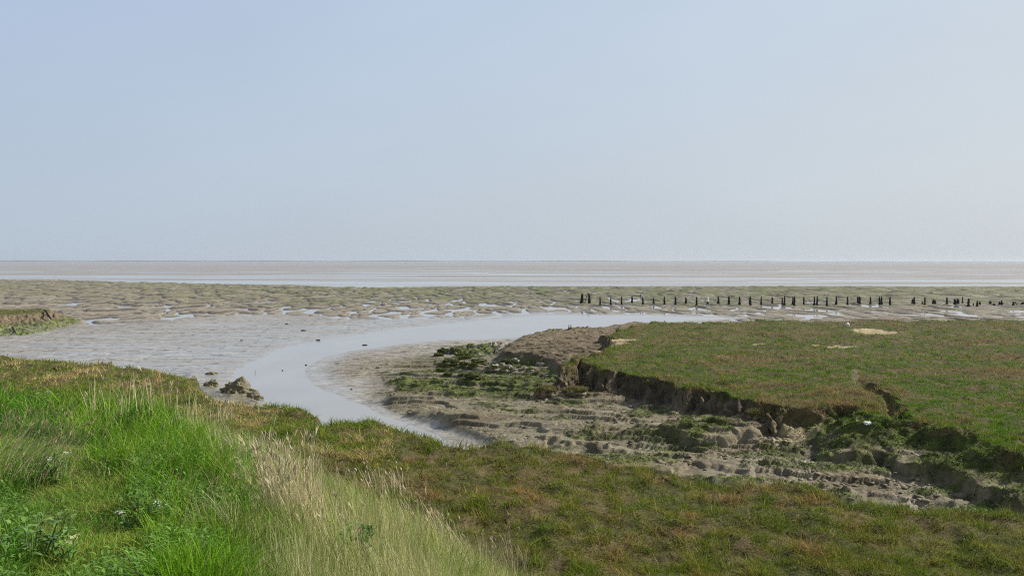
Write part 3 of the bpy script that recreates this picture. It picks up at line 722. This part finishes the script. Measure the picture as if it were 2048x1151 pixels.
dry_tuft(15, 960, 4.3, 300, .58, .45, (.55, .05), 'straw tuft bending right over the grass at the left edge of the view', (.52, .45, .26))
dry_tuft(880, 1090, 2.3, 130, .75, .55, (-.28, .05), 'tall arching straw tuft half way down the slope grass')
dry_tuft(1000, 1140, 1.9, 190, .55, .5, (-.10, .0), 'straw tuft at the lower right end of the slope grass beside the rusty marsh', (.40, .33, .24))
dry_tuft(760, 985, 2.3, 80, .6, .6, (-.25, .05), 'thin straw tuft at the foot of the slope next to the marsh turf')
dry_tuft(60, 860, 4.0, 60, .45, .35, (.2, .0), 'short straw tuft among green grass near the left edge', (.33, .29, .15))

# ------------------------------------------------------------------ boulders and clods
import bmesh
def ico(sub):
    bm = bmesh.new(); bmesh.ops.create_icosphere(bm, subdivisions=sub, radius=1)
    v = np.array([q.co[:] for q in bm.verts]); f = np.array([[q.index for q in p.verts] for p in bm.faces]); bm.free(); return v, f
ICO3 = ico(5)
def lump_mesh(sx, sy, sz, seed, rough=.28):
    v, f = ICO3; d = v.copy()
    n = fbm(v[:, 0] * 1.3 + seed * 3.1, v[:, 1] * 1.3 + v[:, 2] * 1.7, seed, 3) + .6 * fbm(v[:, 2] * 2 + seed, v[:, 0] * 2 - v[:, 1], seed + 3, 2)
    d = v * (1 + rough * n)[:, None]
    d[:, 2] = np.sign(d[:, 2]) * np.abs(d[:, 2]) ** .8
    d *= np.array([sx, sy, sz]); return d, f, n
def boulder(name, px, py, wpx, hpx, green, label, cat, group, seed, base=(.17, .15, .115)):
    x, y, z = hit(px, py)
    s = y / FPX; W = wpx * s * .5; Hh = hpx * s
    v, f, n = lump_mesh(W, W * random.uniform(.75, 1.1), Hh * .75, seed)
    v[:, 2] += Hh * .12
    c = np.tile(base, (len(v), 1)) * (1 + .25 * n)[:, None]
    o = mesh_object(name, v, tris=f, col=np.clip(c, .02, .6), mat=M_STONE, smooth=True)
    o.location = (x, y + W * .6, z); tag(o, label, cat, group)
    if green > 0:
        nv = v[:, 2] / max(v[:, 2].max(), 1e-3)
        k = np.where((nv > .15 + (1 - green) * .7))[0]
        idx = rng.choice(k, 900, replace=True)
        P = v[idx] + rng.normal(0, .012, (len(idx), 3)) * np.array([1, 1, .3])
        col = lerp(np.array([.055, .075, .016]), np.array([.16, .18, .03]), rng.random((len(idx), 1)))
        r = v[idx] / (np.linalg.norm(v[idx], axis=1, keepdims=True) + 1e-6)
        wv = blades(P, rng.uniform(.02, .05, len(idx)), np.full(len(idx), max(.018, y / 796 * .65)), r[:, :2] * 1.5 + rng.normal(0, .6, (len(idx), 2)), jit(col, len(idx), .25), 2)
        mesh_object('seaweed', wv[0], tris=wv[1], col=np.clip(wv[2], .01, .5), mat=M_WEED, parent=o)
    return o
def z5(x, y): return 850 + x / 6.827, 660 + y / 6.827
G1 = 'boulders on the mud below the bare shelf'
BL = [  # x, y, w, h in a close view of the rocks; green cover; label
    (245, 305, 150, 62, .9, 'outermost weedy boulder beside the white stakes at the water edge'),
    (185, 358, 140, 42, .6, 'low weedy boulder just in front of the outermost weedy boulder'),
    (400, 318, 135, 85, .8, 'dark weedy boulder right of the white stakes'),
    (510, 365, 180, 52, .8, 'weedy boulder at the foot of the green weed bank'),
    (340, 452, 225, 62, 1., 'broad green weedy boulder half way between the white stakes and the isolated ones'),
    (530, 402, 190, 45, .7, 'flat weedy boulder behind the small dark bare stone'),
    (545, 445, 80, 38, .0, 'small dark bare stone between two weedy boulders'),
    (745, 465, 240, 72, .9, 'wide weedy boulder behind the pile of grey stones'),
    (280, 505, 180, 46, .7, 'flat weedy boulder in front of the broad green one'),
    (400, 500, 90, 40, .7, 'small weedy boulder left of the twin weedy boulders'),
    (535, 505, 130, 58, .8, 'left one of the twin weedy boulders'),
    (650, 503, 130, 50, .7, 'right one of the twin weedy boulders'),
    (220, 570, 150, 46, .9, 'isolated weedy boulder on bare mud nearest the creek'),
    (310, 635, 140, 60, .9, 'rounded weedy boulder in front of the isolated weedy boulder'),
    (500, 638, 90, 32, .7, 'small weedy stone left of the largest front boulder'),
    (650, 662, 220, 88, 1., 'largest weedy boulder alone in front on the bare mud'),
    (935, 505, 120, 56, .1, 'biggest pale grey stone at the left end of the stone pile'),
    (940, 562, 150, 46, .3, 'grey stone half covered in weed in front of the biggest pale one'),
    (1060, 482, 75, 40, .0, 'small grey stone at the back of the stone pile'),
    (1085, 575, 95, 40, .2, 'low grey stone at the front of the stone pile'),
    (1145, 505, 85, 45, .0, 'bare grey stone in the middle of the stone pile'),
    (1230, 567, 75, 52, .0, 'upright pale stone at the front of the stone pile'),
    (1290, 550, 75, 42, .1, 'rounded grey stone right of the upright pale stone'),
    (1360, 535, 60, 42, .0, 'small pointed stone near the right end of the stone pile'),
    (1440, 568, 115, 46, .2, 'long low stone at the right end of the stone pile'),
    (1610, 490, 190, 72, .05, 'dark earthy block fallen beside the shelf cliff'),
    (1130, 446, 175, 46, .9, 'weedy yellow green hummock at the foot of the shelf cliff'),
    (1240, 440, 130, 60, .0, 'brown clay block under the shadowed shelf cliff')]
for q, (a, b, w_, h_, gr, lb) in enumerate(BL):
    px, py = z5(a, b)
    boulder('boulder', px, py, w_ / 6.827, h_ / 6.827, gr, lb, 'boulder', G1, 400 + q, (.085, .092, .035) if gr > .4 else (.25, .225, .18))
# fallen blocks in the creek beside the near marsh
G2 = 'mud mounds at the creek edge'
def mound(px, py, wpx, hpx, label, seed):
    x, y = at(px, py, .05); s = y / FPX; W = wpx * s * .5; Hh = hpx * s
    v, f, n = lump_mesh(W, W * .8, Hh, seed, .2)
    t = np.clip(v[:, 2] / Hh, 0, 1)
    v[:, :2] *= (1 - .42 * t ** .8)[:, None]; v[:, 0] += .10 * W * t
    st = np.abs(perlin(v[:, 0] * 3 + seed, v[:, 1] * 3 + v[:, 2] * 6, seed)) + .6 * np.abs(perlin(v[:, 0] * 7 + v[:, 1] * 3, v[:, 2] * 15 + seed, seed + 1)); v[:, :2] *= (1 + .40 * (st - .4))[:, None]; v[:, 2] *= 1 + .18 * (st - .4)
    c = lerp(np.array([.16, .135, .09])[None], np.array([.11, .12, .045])[None], (ss(-.2, .4, n) * .7)[:, None])
    o = mesh_object('mud_mound', v, tris=f, col=c, mat=M_STONE, smooth=True); o.location = (x, y + W * .5, .0)
    tag(o, label, 'mud mound', G2)
mound(468, 790, 70, 34, 'peaked mud mound standing in the creek beside the near marsh', 501)
mound(418, 775, 34, 17, 'small mud lump left of the peaked mound', 502)
mound(503, 797, 40, 16, 'low dark mud lump right of the peaked mound', 503)
mound(420, 748, 30, 6, 'flat brown mud pat on the wet flat behind the peaked mound', 504)

# loose lumps of mud broken off the ledges
LV, LF = ico(2)
x, y = sample(60000, -.35, .72, 17, 44); g = ground(x, y)
nz = fbm(x * .6, y * .9, 96, 3)
k = (g['fore'] > .35) & (g['marsh'] < .2) & (g['nearm'] < .2) & (g['cliff'] < .9) & (g['z'] < 1.0) & (rng.random(len(x)) < .24 * ss(.05, .5, nz) + .05 * ss(.3, .45, x / y)) & (g['algae'] < .6)
x, y, z = x[k], y[k], g['z'][k]; n = len(x)
sz = .018 + .065 * rng.random(n) ** 4.0
dirs = rng.normal(0, 1, (8, 3))
vv = np.tile(LV[None], (n, 1, 1))
nn = np.stack([perlin(LV[:, 0] * 1.6 + q * 3.3, LV[:, 1] * 1.6 + LV[:, 2] * 2.1, q) for q in range(12)])
vv = vv * (1 + .5 * nn[rng.integers(0, 12, n)])[:, :, None]
an = rng.uniform(0, 6.28, n); ca, sa = np.cos(an)[:, None], np.sin(an)[:, None]
sx_, sy_, sz_ = sz * rng.uniform(.8, 1.7, n), sz * rng.uniform(.7, 1.2, n), sz * rng.uniform(.35, .65, n)
a_, b_ = vv[:, :, 0] * sx_[:, None], vv[:, :, 1] * sy_[:, None]
P = np.stack([a_ * ca - b_ * sa + x[:, None], a_ * sa + b_ * ca + y[:, None], vv[:, :, 2] * sz_[:, None] + z[:, None] + sz_[:, None] * .25], 2)
cc = ground_colours({q: a[k] for q, a in g.items()}, x, y) * rng.uniform(.65, 1.1, (n, 1))
F_ = (np.arange(n)[:, None, None] * len(LV) + LF[None]).reshape(-1, 3)
tag(mesh_object('mud_lumps', P.reshape(-1, 3), tris=F_, col=np.repeat(cc[:, None], len(LV), 1).reshape(-1, 3), mat=M_STONE, smooth=True), 'small broken lumps of grey brown mud strewn over the foreshore', 'mud', kind='stuff')
def turf_block(px, py, wpx, hpx, label, seed):
    x, y, z = hit(px, py); s = y / FPX; W = wpx * s * .5; H_ = hpx * s
    v, f, n = lump_mesh(W, W * .7, H_ * .55, seed, .3); v[:, 2] += H_ * .3
    o = mesh_object('turf_block', v, tris=f, col=np.tile([.17, .135, .085], (len(v), 1)) * (1 + .3 * n)[:, None], mat=M_STONE, smooth=True); o.location = (x, y + W * .4, z)
    tag(o, label, 'turf block', 'fallen turf blocks below the plateau')
    k = np.where(v[:, 2] > H_ * .42)[0]; m = 1600; idx = rng.choice(k, m); gx = rng.uniform(-.5, .5, m)
    col = lerp(OLIVE[None], BROWN[None], rng.random((m, 1)))
    b = blades(v[idx] + rng.normal(0, .03, (m, 3)) * [1, 1, .2], rng.uniform(.06, .16, m), np.full(m, .018), rng.normal(0, .7, (m, 2)), jit(col * .9, m, .25), 2)
    mesh_object('grass', b[0], tris=b[1], col=np.clip(b[2], .01, 1), mat=M_GRASS, parent=o)
turf_block(1092, 795, 44, 24, 'shaggy fallen turf block among the green weed left of the main cliff', 521)
turf_block(1152, 790, 48, 14, 'low fallen turf block between the shaggy one and the main cliff', 522)
turf_block(1520, 842, 40, 22, 'small turf block slumped against the main cliff where it turns sandy', 523)
# ------------------------------------------------------------------ timber posts out on the flats
ZP = height(*at(1500, 609.5, .1))
def post_mesh(h, w, lx, seed, sides=9):
    ts = np.array([-.35, 0, .08, .22, .4, .6, .8, .93, 1.0]); rr = np.array([1.25, 1.3, 1.15, .92, .85, .75, .68, .55, .30])
    Vv = []; F = []
    r_ = np.random.default_rng(seed); bend = r_.normal(0, .02, 2)
    for t, r in zip(ts, rr):
        rad = w * .5 * r * (1 + r_.normal(0, .06))
        for k in range(sides):
            a = 2 * math.pi * k / sides; q = rad * (1 + r_.normal(0, .10))
            Vv.append((math.cos(a) * q + lx * max(t, 0) + bend[0] * math.sin(t * 3), math.sin(a) * q * .9 + bend[1] * t, t * h + (r_.normal(0, .025) if t == 1 else 0)))
    m = len(ts)
    for i in range(m - 1):
        for k in range(sides): q = (k + 1) % sides; F.append((i * sides + k, i * sides + q, (i + 1) * sides + q, (i + 1) * sides + k))
    F.append(tuple(range((m - 1) * sides, m * sides)))
    return Vv, F
GP = 'old dark posts in a row on the mudflat'
ORD = 'first second third fourth fifth sixth seventh eighth ninth tenth eleventh twelfth thirteenth fourteenth fifteenth sixteenth seventeenth eighteenth nineteenth twentieth'.split()
POSTS = [  # base x, top y, width px, lean px, label
    (1163.5, 587.5, 4.2, 1, 'thick tall black post at the left end of the row'),
    (1178.8, 587, 3.6, -1, 'tall black post beside the leaning strut'),
    (1200.3, 594, 2.7, -.3, 'slim post next right of the tall pair with the strut'),
    (1221.9, 594, 2.6, 0, 'slim post two places right of the tall pair with the strut'),
    (1243.5, 593.5, 2.6, 0, 'slim post next left of the post where the broken rail starts'),
    (1263.8, 593, 3.0, 0, 'post carrying the left end of the broken rail'),
    (1286, 594, 2.8, -.6, 'post just right of the hanging end of the broken rail'),
    (1307.6, 596.6, 2.7, -1, 'shorter post, second to the right of the broken rail'),
    (1329.3, 593, 2.9, -.8, 'post five places left of the white topped post, skipping none'),
    (1350.7, 593.5, 3.4, 0, 'thicker post three places left of the white topped post'),
    (1371.7, 595.3, 3.3, -.3, 'post two places left of the white topped post'),
    (1393, 594, 3.2, 0, 'post directly left of the white topped post'),
    (1436.5, 594, 3.3, 0, 'post directly right of the white topped post'),
    (1457.7, 593.3, 3.7, 0, 'thick post two places right of the white topped post'),
    (1479.5, 593.6, 3.1, -.2, 'post three places right of the white topped post'),
    (1500.8, 593.2, 3.6, 0, 'thick post with a jagged side, fourth right of the white topped post'),
    (1522.4, 593.6, 2.4, 0, 'slender post, fifth right of the white topped post'),
    (1544.5, 594, 3.1, 0, 'single post directly left of the first close pair'),
    (1564.9, 595.3, 2.5, -.4, 'shorter left post of the first close pair'),
    (1568.7, 592.3, 2.6, .4, 'taller right post of the first close pair'),
    (1585.8, 593.8, 2.5, 0, 'left post of the second close pair'),
    (1588.7, 593, 2.6, .4, 'right post of the second close pair'),
    (1607.6, 593.5, 2.6, 0, 'single slim post between the second and third close pairs'),
    (1628.8, 593.6, 2.8, 0, 'left post of the third, wider spaced close pair'),
    (1634, 592.5, 2.8, .6, 'right post of the third, wider spaced close pair'),
    (1654, 594, 2.6, 0, 'first of three single posts right of the third close pair'),
    (1672.4, 592.8, 2.9, 0, 'second of three single posts right of the third close pair'),
    (1694.9, 593.5, 2.7, 0, 'third of three single posts right of the third close pair'),
    (1716, 593.5, 3.2, 0, 'left post of the pair that touches'),
    (1719.4, 593.5, 3.0, 0, 'right post of the pair that touches'),
    (1740.6, 593.8, 2.7, 0, 'single post between the touching pair and the next close pair'),
    (1759, 594, 3.0, 0, 'left post of the close pair before the wide gap'),
    (1763.5, 593.5, 3.2, -.4, 'right post of the close pair before the wide gap'),
    (1780.3, 594, 2.8, 0, 'last single post on the left side of the wide gap'),
    (1825, 598.5, 3.0, 0, 'shorter left post of the pair right of the wide gap'),
    (1828.2, 594, 2.8, -.2, 'taller right post of the pair right of the wide gap'),
    (1845.3, 603.6, 2.6, 0, 'small stump left of a tall thin post right of the wide gap'),
    (1849.5, 594.2, 2.6, 0, 'tall thin post right of a small stump'),
    (1866.5, 599, 3.0, 0, 'left one of a pair of medium stumps'),
    (1870.9, 600, 3.2, -.8, 'right slanting one of a pair of medium stumps'),
    (1893.5, 595, 3.0, 0, 'single pointed post between the medium stumps and the cone stumps'),
    (1909.4, 598.4, 4.2, 0, 'left cone shaped stump of the thick pair'),
    (1915.7, 598, 4.2, 0, 'right cone shaped stump of the thick pair'),
    (1925, 593.3, 1.8, 0, 'thinnest straight tall post right of the cone shaped stumps'),
    (1937, 597, 3.4, 0, 'pointed post right of the thinnest straight post'),
    (1946.4, 606, 1.6, 0, 'tiny thin peg right of the last tall pointed post'),
    (1954.4, 601.7, 3.0, 0, 'left short stump of the pair right of the tiny peg'),
    (1959.5, 603, 3.0, 0, 'right short stump of the pair right of the tiny peg'),
    (1980.7, 602, 3.8, 0, 'single short stump left of the tiny low stump'),
    (1988, 606.7, 3.2, 0, 'tiny low stump at the right end of the row'),
    (1999, 603.4, 3.2, 0, 'lower left stump of the last pair of stumps'),
    (2003, 601.7, 3.2, 0, 'higher right stump of the last pair of stumps'),
    (2027, 603.5, 3.6, 0, 'stump with a fallen timber lying against it near the right edge'),
    (2046, 604.5, 4.2, 0, 'last stump cut by the right edge of the view')]
def post_place(px, base=609.5):
    x, y = at(px, base, .12); z = height(x, y); x, y = at(px, base, min(z, .3)); return x, y, height(x, y)
for q, (px, ty, wp, lp, lb) in enumerate(POSTS):
    if 'five places left' in lb: lb = 'post four places left of the white topped post'
    x, y, z = post_place(px, 609.5 + random.uniform(-.6, .6)); s = y / FPX
    ztop = CAM[2] - (ty - 522) * s
    Vv, F = post_mesh(max(.12, ztop - z + .05), wp * s * 1.55, lp * s, 600 + q)
    o = mesh_object('timber_post', Vv, faces=F, mat=M_WOOD); o.location = (x, y, z); tag(o, lb, 'post', GP)
# white topped post
x, y, z = post_place(1415.5); s = y / FPX
root = empty('timber_post', (x, y, z), 'post with a white painted upper half standing among the dark posts', 'post', GP)
Vv, F = post_mesh(.62, 4.3 * s, 0, 701); mesh_object('lower_post', Vv, faces=F, mat=M_WOOD, parent=root)
Vv, F = post_mesh(.56, 3.6 * s, 0, 702); Vv = [(a, b, c + .46) for a, b, c in Vv if True]; mesh_object('white_top', Vv, faces=F, mat=M_WHITE, parent=root)
def beam(p0, p1, r, seed):
    v, f, _ = tube(p0, p1, r, r * .8, 7); return v, [tuple(t) for t in f]
xa, ya, za = post_place(1169); xb, yb, zb_ = post_place(1178.8); s = ya / FPX
v, f = beam((xa, ya, za - .1), (xa + 6.4 * s, ya, za + 1.42), .055, 1)
tag(mesh_object('leaning_strut', v, tris=f, mat=M_WOOD), 'thin dark strut leaning between the two tall posts at the left end', 'strut')
xa, ya, za = post_place(1263.8); s = ya / FPX
v, f = beam((xa - .05, ya - .08, za + 1.0), (xa + 17.4 * s, ya - .05, za + 1.03), .03, 1); v2, f2 = beam((xa + 17.2 * s, ya - .05, za + 1.22), (xa + 17.4 * s, ya - .05, za + .86), .06, 2)
v = np.concatenate([v, v2]); f = f + [tuple(int(t) + len(v) - len(v2) for t in q) for q in f2]
tag(mesh_object('broken_rail', v, tris=f, mat=M_WOOD), 'thin broken rail with a hanging end fixed to one of the slim posts', 'rail')
xa, ya, za = post_place(2027); s = ya / FPX
v, f = beam((xa + .1, ya - .12, za + .42), (xa + 9.5 * s, ya - .1, za + .04), .07, 3)
tag(mesh_object('fallen_timber', v, tris=f, mat=M_WOOD), 'short dark timber slumped against a stump near the right edge', 'timber')

# small markers, stumps and litter
def stump(px, py, z0, hpx, wpx, label, name='wooden_stump', lean=0.0, mat=M_WOOD, cat='stump', seed=800):
    x, y, z = hit(px, py); s = y / FPX
    Vv, F = post_mesh(hpx * s, wpx * s, lean * s, seed); o = mesh_object(name, Vv, faces=F, mat=mat); o.location = (x, y, z - .02); return tag(o, label, cat)
stump(1138, 659, .7, 9, 2.6, 'dark stump standing on the green weedy hump, left of its shorter twin', seed=801)
stump(1142, 657, .7, 7, 2.0, 'shorter dark stump beside another on the green weedy hump', seed=802)
stump(986, 691, .5, 8, 2.4, 'single dark stump on top of the weedy bank by the shelf', seed=803)
stump(990, 701, .4, 6, 2.2, 'small dark stump on the face of the weedy bank', seed=804)
stump(897.5, 706, .05, 9, 1.6, 'left white stake between two weedy boulders at the water edge', 'white_stake', 1.5, M_WHITE, 'stake', 805)
stump(900, 706, .05, 8, 1.5, 'right white stake between two weedy boulders at the water edge', 'white_stake', 0, M_WHITE, 'stake', 806)
stump(173.5, 622.5, .1, 4.5, 1.8, 'small black peg on the flat mud off the left marsh spit', 'wooden_peg', 0, M_WOOD, 'peg', 807)
stump(166.5, 616, .1, 3.5, 1.6, 'smaller black peg behind the other off the left marsh spit', 'wooden_peg', -.6, M_WOOD, 'peg', 808)
x, y = at(509, 746, 0); s = y / FPX
v, f = beam((0, 0, -.15), (.06, 0, 6 * s), .018, 1); o = mesh_object('bent_stick', v, tris=f, mat=M_STONE, col=np.tile([.2, .17, .1], (len(v), 1))); o.location = (x, y, 0); tag(o, 'bent stick poking out of the creek water above its reflection', 'stick')
x, y = at(509, 746, 0)
def leaning_pole(p0, p1, z0, z1, r, label):
    a = np.array(hit(*p0)) + [0, 0, .1]; b = np.array(hit(*p1)) + [0, 0, .12]
    v, f = beam(a, b, r, 1); c = a.copy(); v = v - c; o = mesh_object('driftwood_pole', v, tris=f, mat=M_WOOD); o.location = c; tag(o, label, 'pole')
leaning_pole((90, 622), (102, 640), 1.3, .5, .09, 'dark pole lying down the green face of the left marsh spit')
leaning_pole((24, 656), (31, 667), .4, .1, .06, 'short dark pole at the foot of the left marsh spit')
def lump_thing(name, px, py, z0, wpx, hpx, mat, label, cat, seed, col=None, group=None):
    x, y, z = hit(px, py); s = y / FPX
    v, f, n = lump_mesh(wpx * s * .5, wpx * s * .32, hpx * s * .6, seed, .45)
    o = mesh_object(name, v, tris=f, mat=mat, smooth=True, col=None if col is None else np.tile(col, (len(v), 1))); o.location = (x, y, z + hpx * s * .25); tag(o, label, cat, group)
lump_thing('plastic_bag', 1735, 848, 1.0, 15, 6, M_PLASTIC, 'crumpled white plastic bag on the dark green slope at the right', 'litter', 901)
lump_thing('plastic_bag', 1695, 651, 1.6, 8, 6, M_PLASTIC, 'small white plastic bag on the far brown edge of the plateau', 'litter', 902)
GD = 'dark clods lying in the shallow creek'
for q, (px, py, w_, lb) in enumerate([(612, 730, 4, 'dark clod nearest the inner bend of the creek'), (565, 741, 3, 'small dark clod in the middle of the creek bend'), (636, 680, 8, 'twiggy dark clod at the left rim of the creek'), (730, 690, 9, 'flat dark clod on the right rim of the creek'),
                                    (573, 648, 6, 'dark clod out on the wet flat left of the creek'), (607, 661, 8, 'long dark clod on the wet flat by the creek rim'), (483, 681, 5, 'lone dark clod on the left wet flat'), (703, 778, 4, 'tiny clod near the right bank of the creek')]):
    lump_thing('mud_clod', px, py, 0, w_, 2.2, M_STONE, lb, 'clod', 910 + q, (.045, .04, .03), GD)
# dark low line of mussels or stones out on the flats at left
x, y = at(345, 595, .2); z = height(x, y); parts = []
r_ = np.random.default_rng(5)
vv = []; ff = []; o_n = 0
for q in range(18):
    v, f, n = lump_mesh(.35, .3, .22, 950 + q % 5, .4); px = r_.normal(0, 1.5); v = v * [1, 1, .6] + np.array([px, r_.normal(0, .4), .05 + .12 * math.exp(-px * px / 2)]); vv.append(v); ff.append(f + o_n); o_n += len(v)
o = mesh_object('stone_heap', np.concatenate(vv), tris=np.concatenate(ff), mat=M_STONE, col=np.tile([.035, .032, .026], (o_n, 1)), smooth=True); o.location = (x, y, z)
tag(o, 'low dark heap of weedy stones among the ripple mounds at the left', 'stone heap')

# ------------------------------------------------------------------ air, sun, sky, camera
me = bpy.data.meshes.new('haze'); bm = bmesh.new(); bmesh.ops.create_cube(bm, size=1)
for v in bm.verts: v.co.x *= 21000; v.co.y = v.co.y * 20600 + 0; v.co.z = (v.co.z + .5) * 26 - 1.8
bm.to_mesh(me); bm.free(); hz = bpy.data.objects.new('haze', me); LINK(hz); tag(hz, 'thin pale haze over the flats', 'haze', kind='stuff')
m, nt, N, L = new_mat('haze_air'); out = N('ShaderNodeOutputMaterial'); pv = N('ShaderNodeVolumePrincipled')
pv.inputs['Color'].default_value = (.74, .80, .88, 1); pv.inputs['Density'].default_value = 9e-5; pv.inputs['Anisotropy'].default_value = .2
L(pv.outputs[0], out.inputs['Volume']); me.materials.append(m)

SUN_AZ, SUN_EL, EXPO = 72.0, 38.0, .45
sl = bpy.data.lights.new('sun', 'SUN'); sl.energy = 4.7; sl.angle = R(.6); sl.color = (1, .95, .87)
so = bpy.data.objects.new('sun', sl); LINK(so)
sd = Vector((math.sin(R(SUN_AZ)) * math.cos(R(SUN_EL)), math.cos(R(SUN_AZ)) * math.cos(R(SUN_EL)), math.sin(R(SUN_EL))))
so.rotation_euler = sd.to_track_quat('Z', 'Y').to_euler()
world = bpy.data.worlds.new('World'); scene.world = world; world.use_nodes = True
nt = world.node_tree; nt.nodes.clear(); N = nt.nodes.new; L = nt.links.new
out = N('ShaderNodeOutputWorld'); bg = N('ShaderNodeBackground'); sky = N('ShaderNodeTexSky'); sky.sky_type = 'NISHITA'; sky.sun_disc = False
sky.sun_elevation = R(SUN_EL); sky.sun_rotation = R(SUN_AZ); sky.dust_density = 4; sky.air_density = 1.2; sky.altitude = 10
tc = N('ShaderNodeTexCoord'); sep = N('ShaderNodeSeparateXYZ'); L(tc.outputs['Generated'], sep.inputs[0])
S = .10
def rgb(c): return tuple(v / S / 2 ** EXPO for v in c) + (1,)
mx = N('ShaderNodeMapRange'); mx.inputs[1].default_value = -.6; mx.inputs[2].default_value = .6; L(sep.outputs['X'], mx.inputs[0])
mz = N('ShaderNodeMapRange'); mz.inputs[1].default_value = .01; mz.inputs[2].default_value = .33; L(sep.outputs['Z'], mz.inputs[0])
def mixc(a, b, f):
    m = nt.nodes.new('ShaderNodeMix'); m.data_type = 'RGBA'
    nt.links.new(f, m.inputs[0])
    for v, s in ((a, 6), (b, 7)):
        if isinstance(v, tuple): m.inputs[s].default_value = v
        else: nt.links.new(v, m.inputs[s])
    return m.outputs[2]
lo = mixc(rgb((.490, .575, .675)), rgb((.62, .675, .715)), mx.outputs[0])
hi = mixc(rgb((.435, .555, .755)), rgb((.600, .685, .775)), mx.outputs[0])
haze = mixc(lo, hi, mz.outputs[0])
mt = N('ShaderNodeMapRange'); mt.inputs[1].default_value = .36; mt.inputs[2].default_value = .85; L(sep.outputs['Z'], mt.inputs[0])
haze = mixc(haze, rgb((.19, .22, .28)), mt.outputs[0])
mm = nt.nodes.new('ShaderNodeMix'); mm.data_type = 'RGBA'; mm.inputs[0].default_value = .93
L(sky.outputs[0], mm.inputs[6]); L(haze, mm.inputs[7]); hn = N('ShaderNodeTexNoise'); hn.inputs['Scale'].default_value = 2.2; hn.inputs['Detail'].default_value = 4
hm = N('ShaderNodeMapping'); hm.inputs['Scale'].default_value = (1, 1, 3.0); L(tc.outputs['Generated'], hm.inputs[0]); L(hm.outputs[0], hn.inputs['Vector'])
hr = N('ShaderNodeMapRange'); hr.inputs[1].default_value = .3; hr.inputs[2].default_value = .7; hr.inputs[3].default_value = .975; hr.inputs[4].default_value = 1.025; L(hn.outputs['Fac'], hr.inputs[0])
hv = N('ShaderNodeVectorMath'); hv.operation = 'SCALE'; L(mm.outputs[2], hv.inputs[0]); L(hr.outputs[0], hv.inputs['Scale']); L(hv.outputs[0], bg.inputs[0]); bg.inputs[1].default_value = S; L(bg.outputs[0], out.inputs[0])

cam = bpy.data.cameras.new('camera'); cam.sensor_width = 36; cam.lens = 28; cam.clip_start = .05; cam.clip_end = 30000
co = bpy.data.objects.new('camera', cam); LINK(co); co.location = CAM; co.rotation_euler = (R(90) - PITCH, 0, 0); scene.camera = co
vs = scene.view_settings; vs.view_transform = 'Standard'; vs.look = 'None'; vs.exposure = EXPO; vs.gamma = 1
scene.cycles.max_bounces = 6; scene.cycles.transparent_max_bounces = 8; scene.cycles.volume_bounces = 0
scene.cycles.use_denoising = False
scene.cycles.filter_width = 1.15; scene.cycles.sample_clamp_indirect = 2.0; scene.cycles.caustics_reflective = False; scene.cycles.caustics_refractive = False
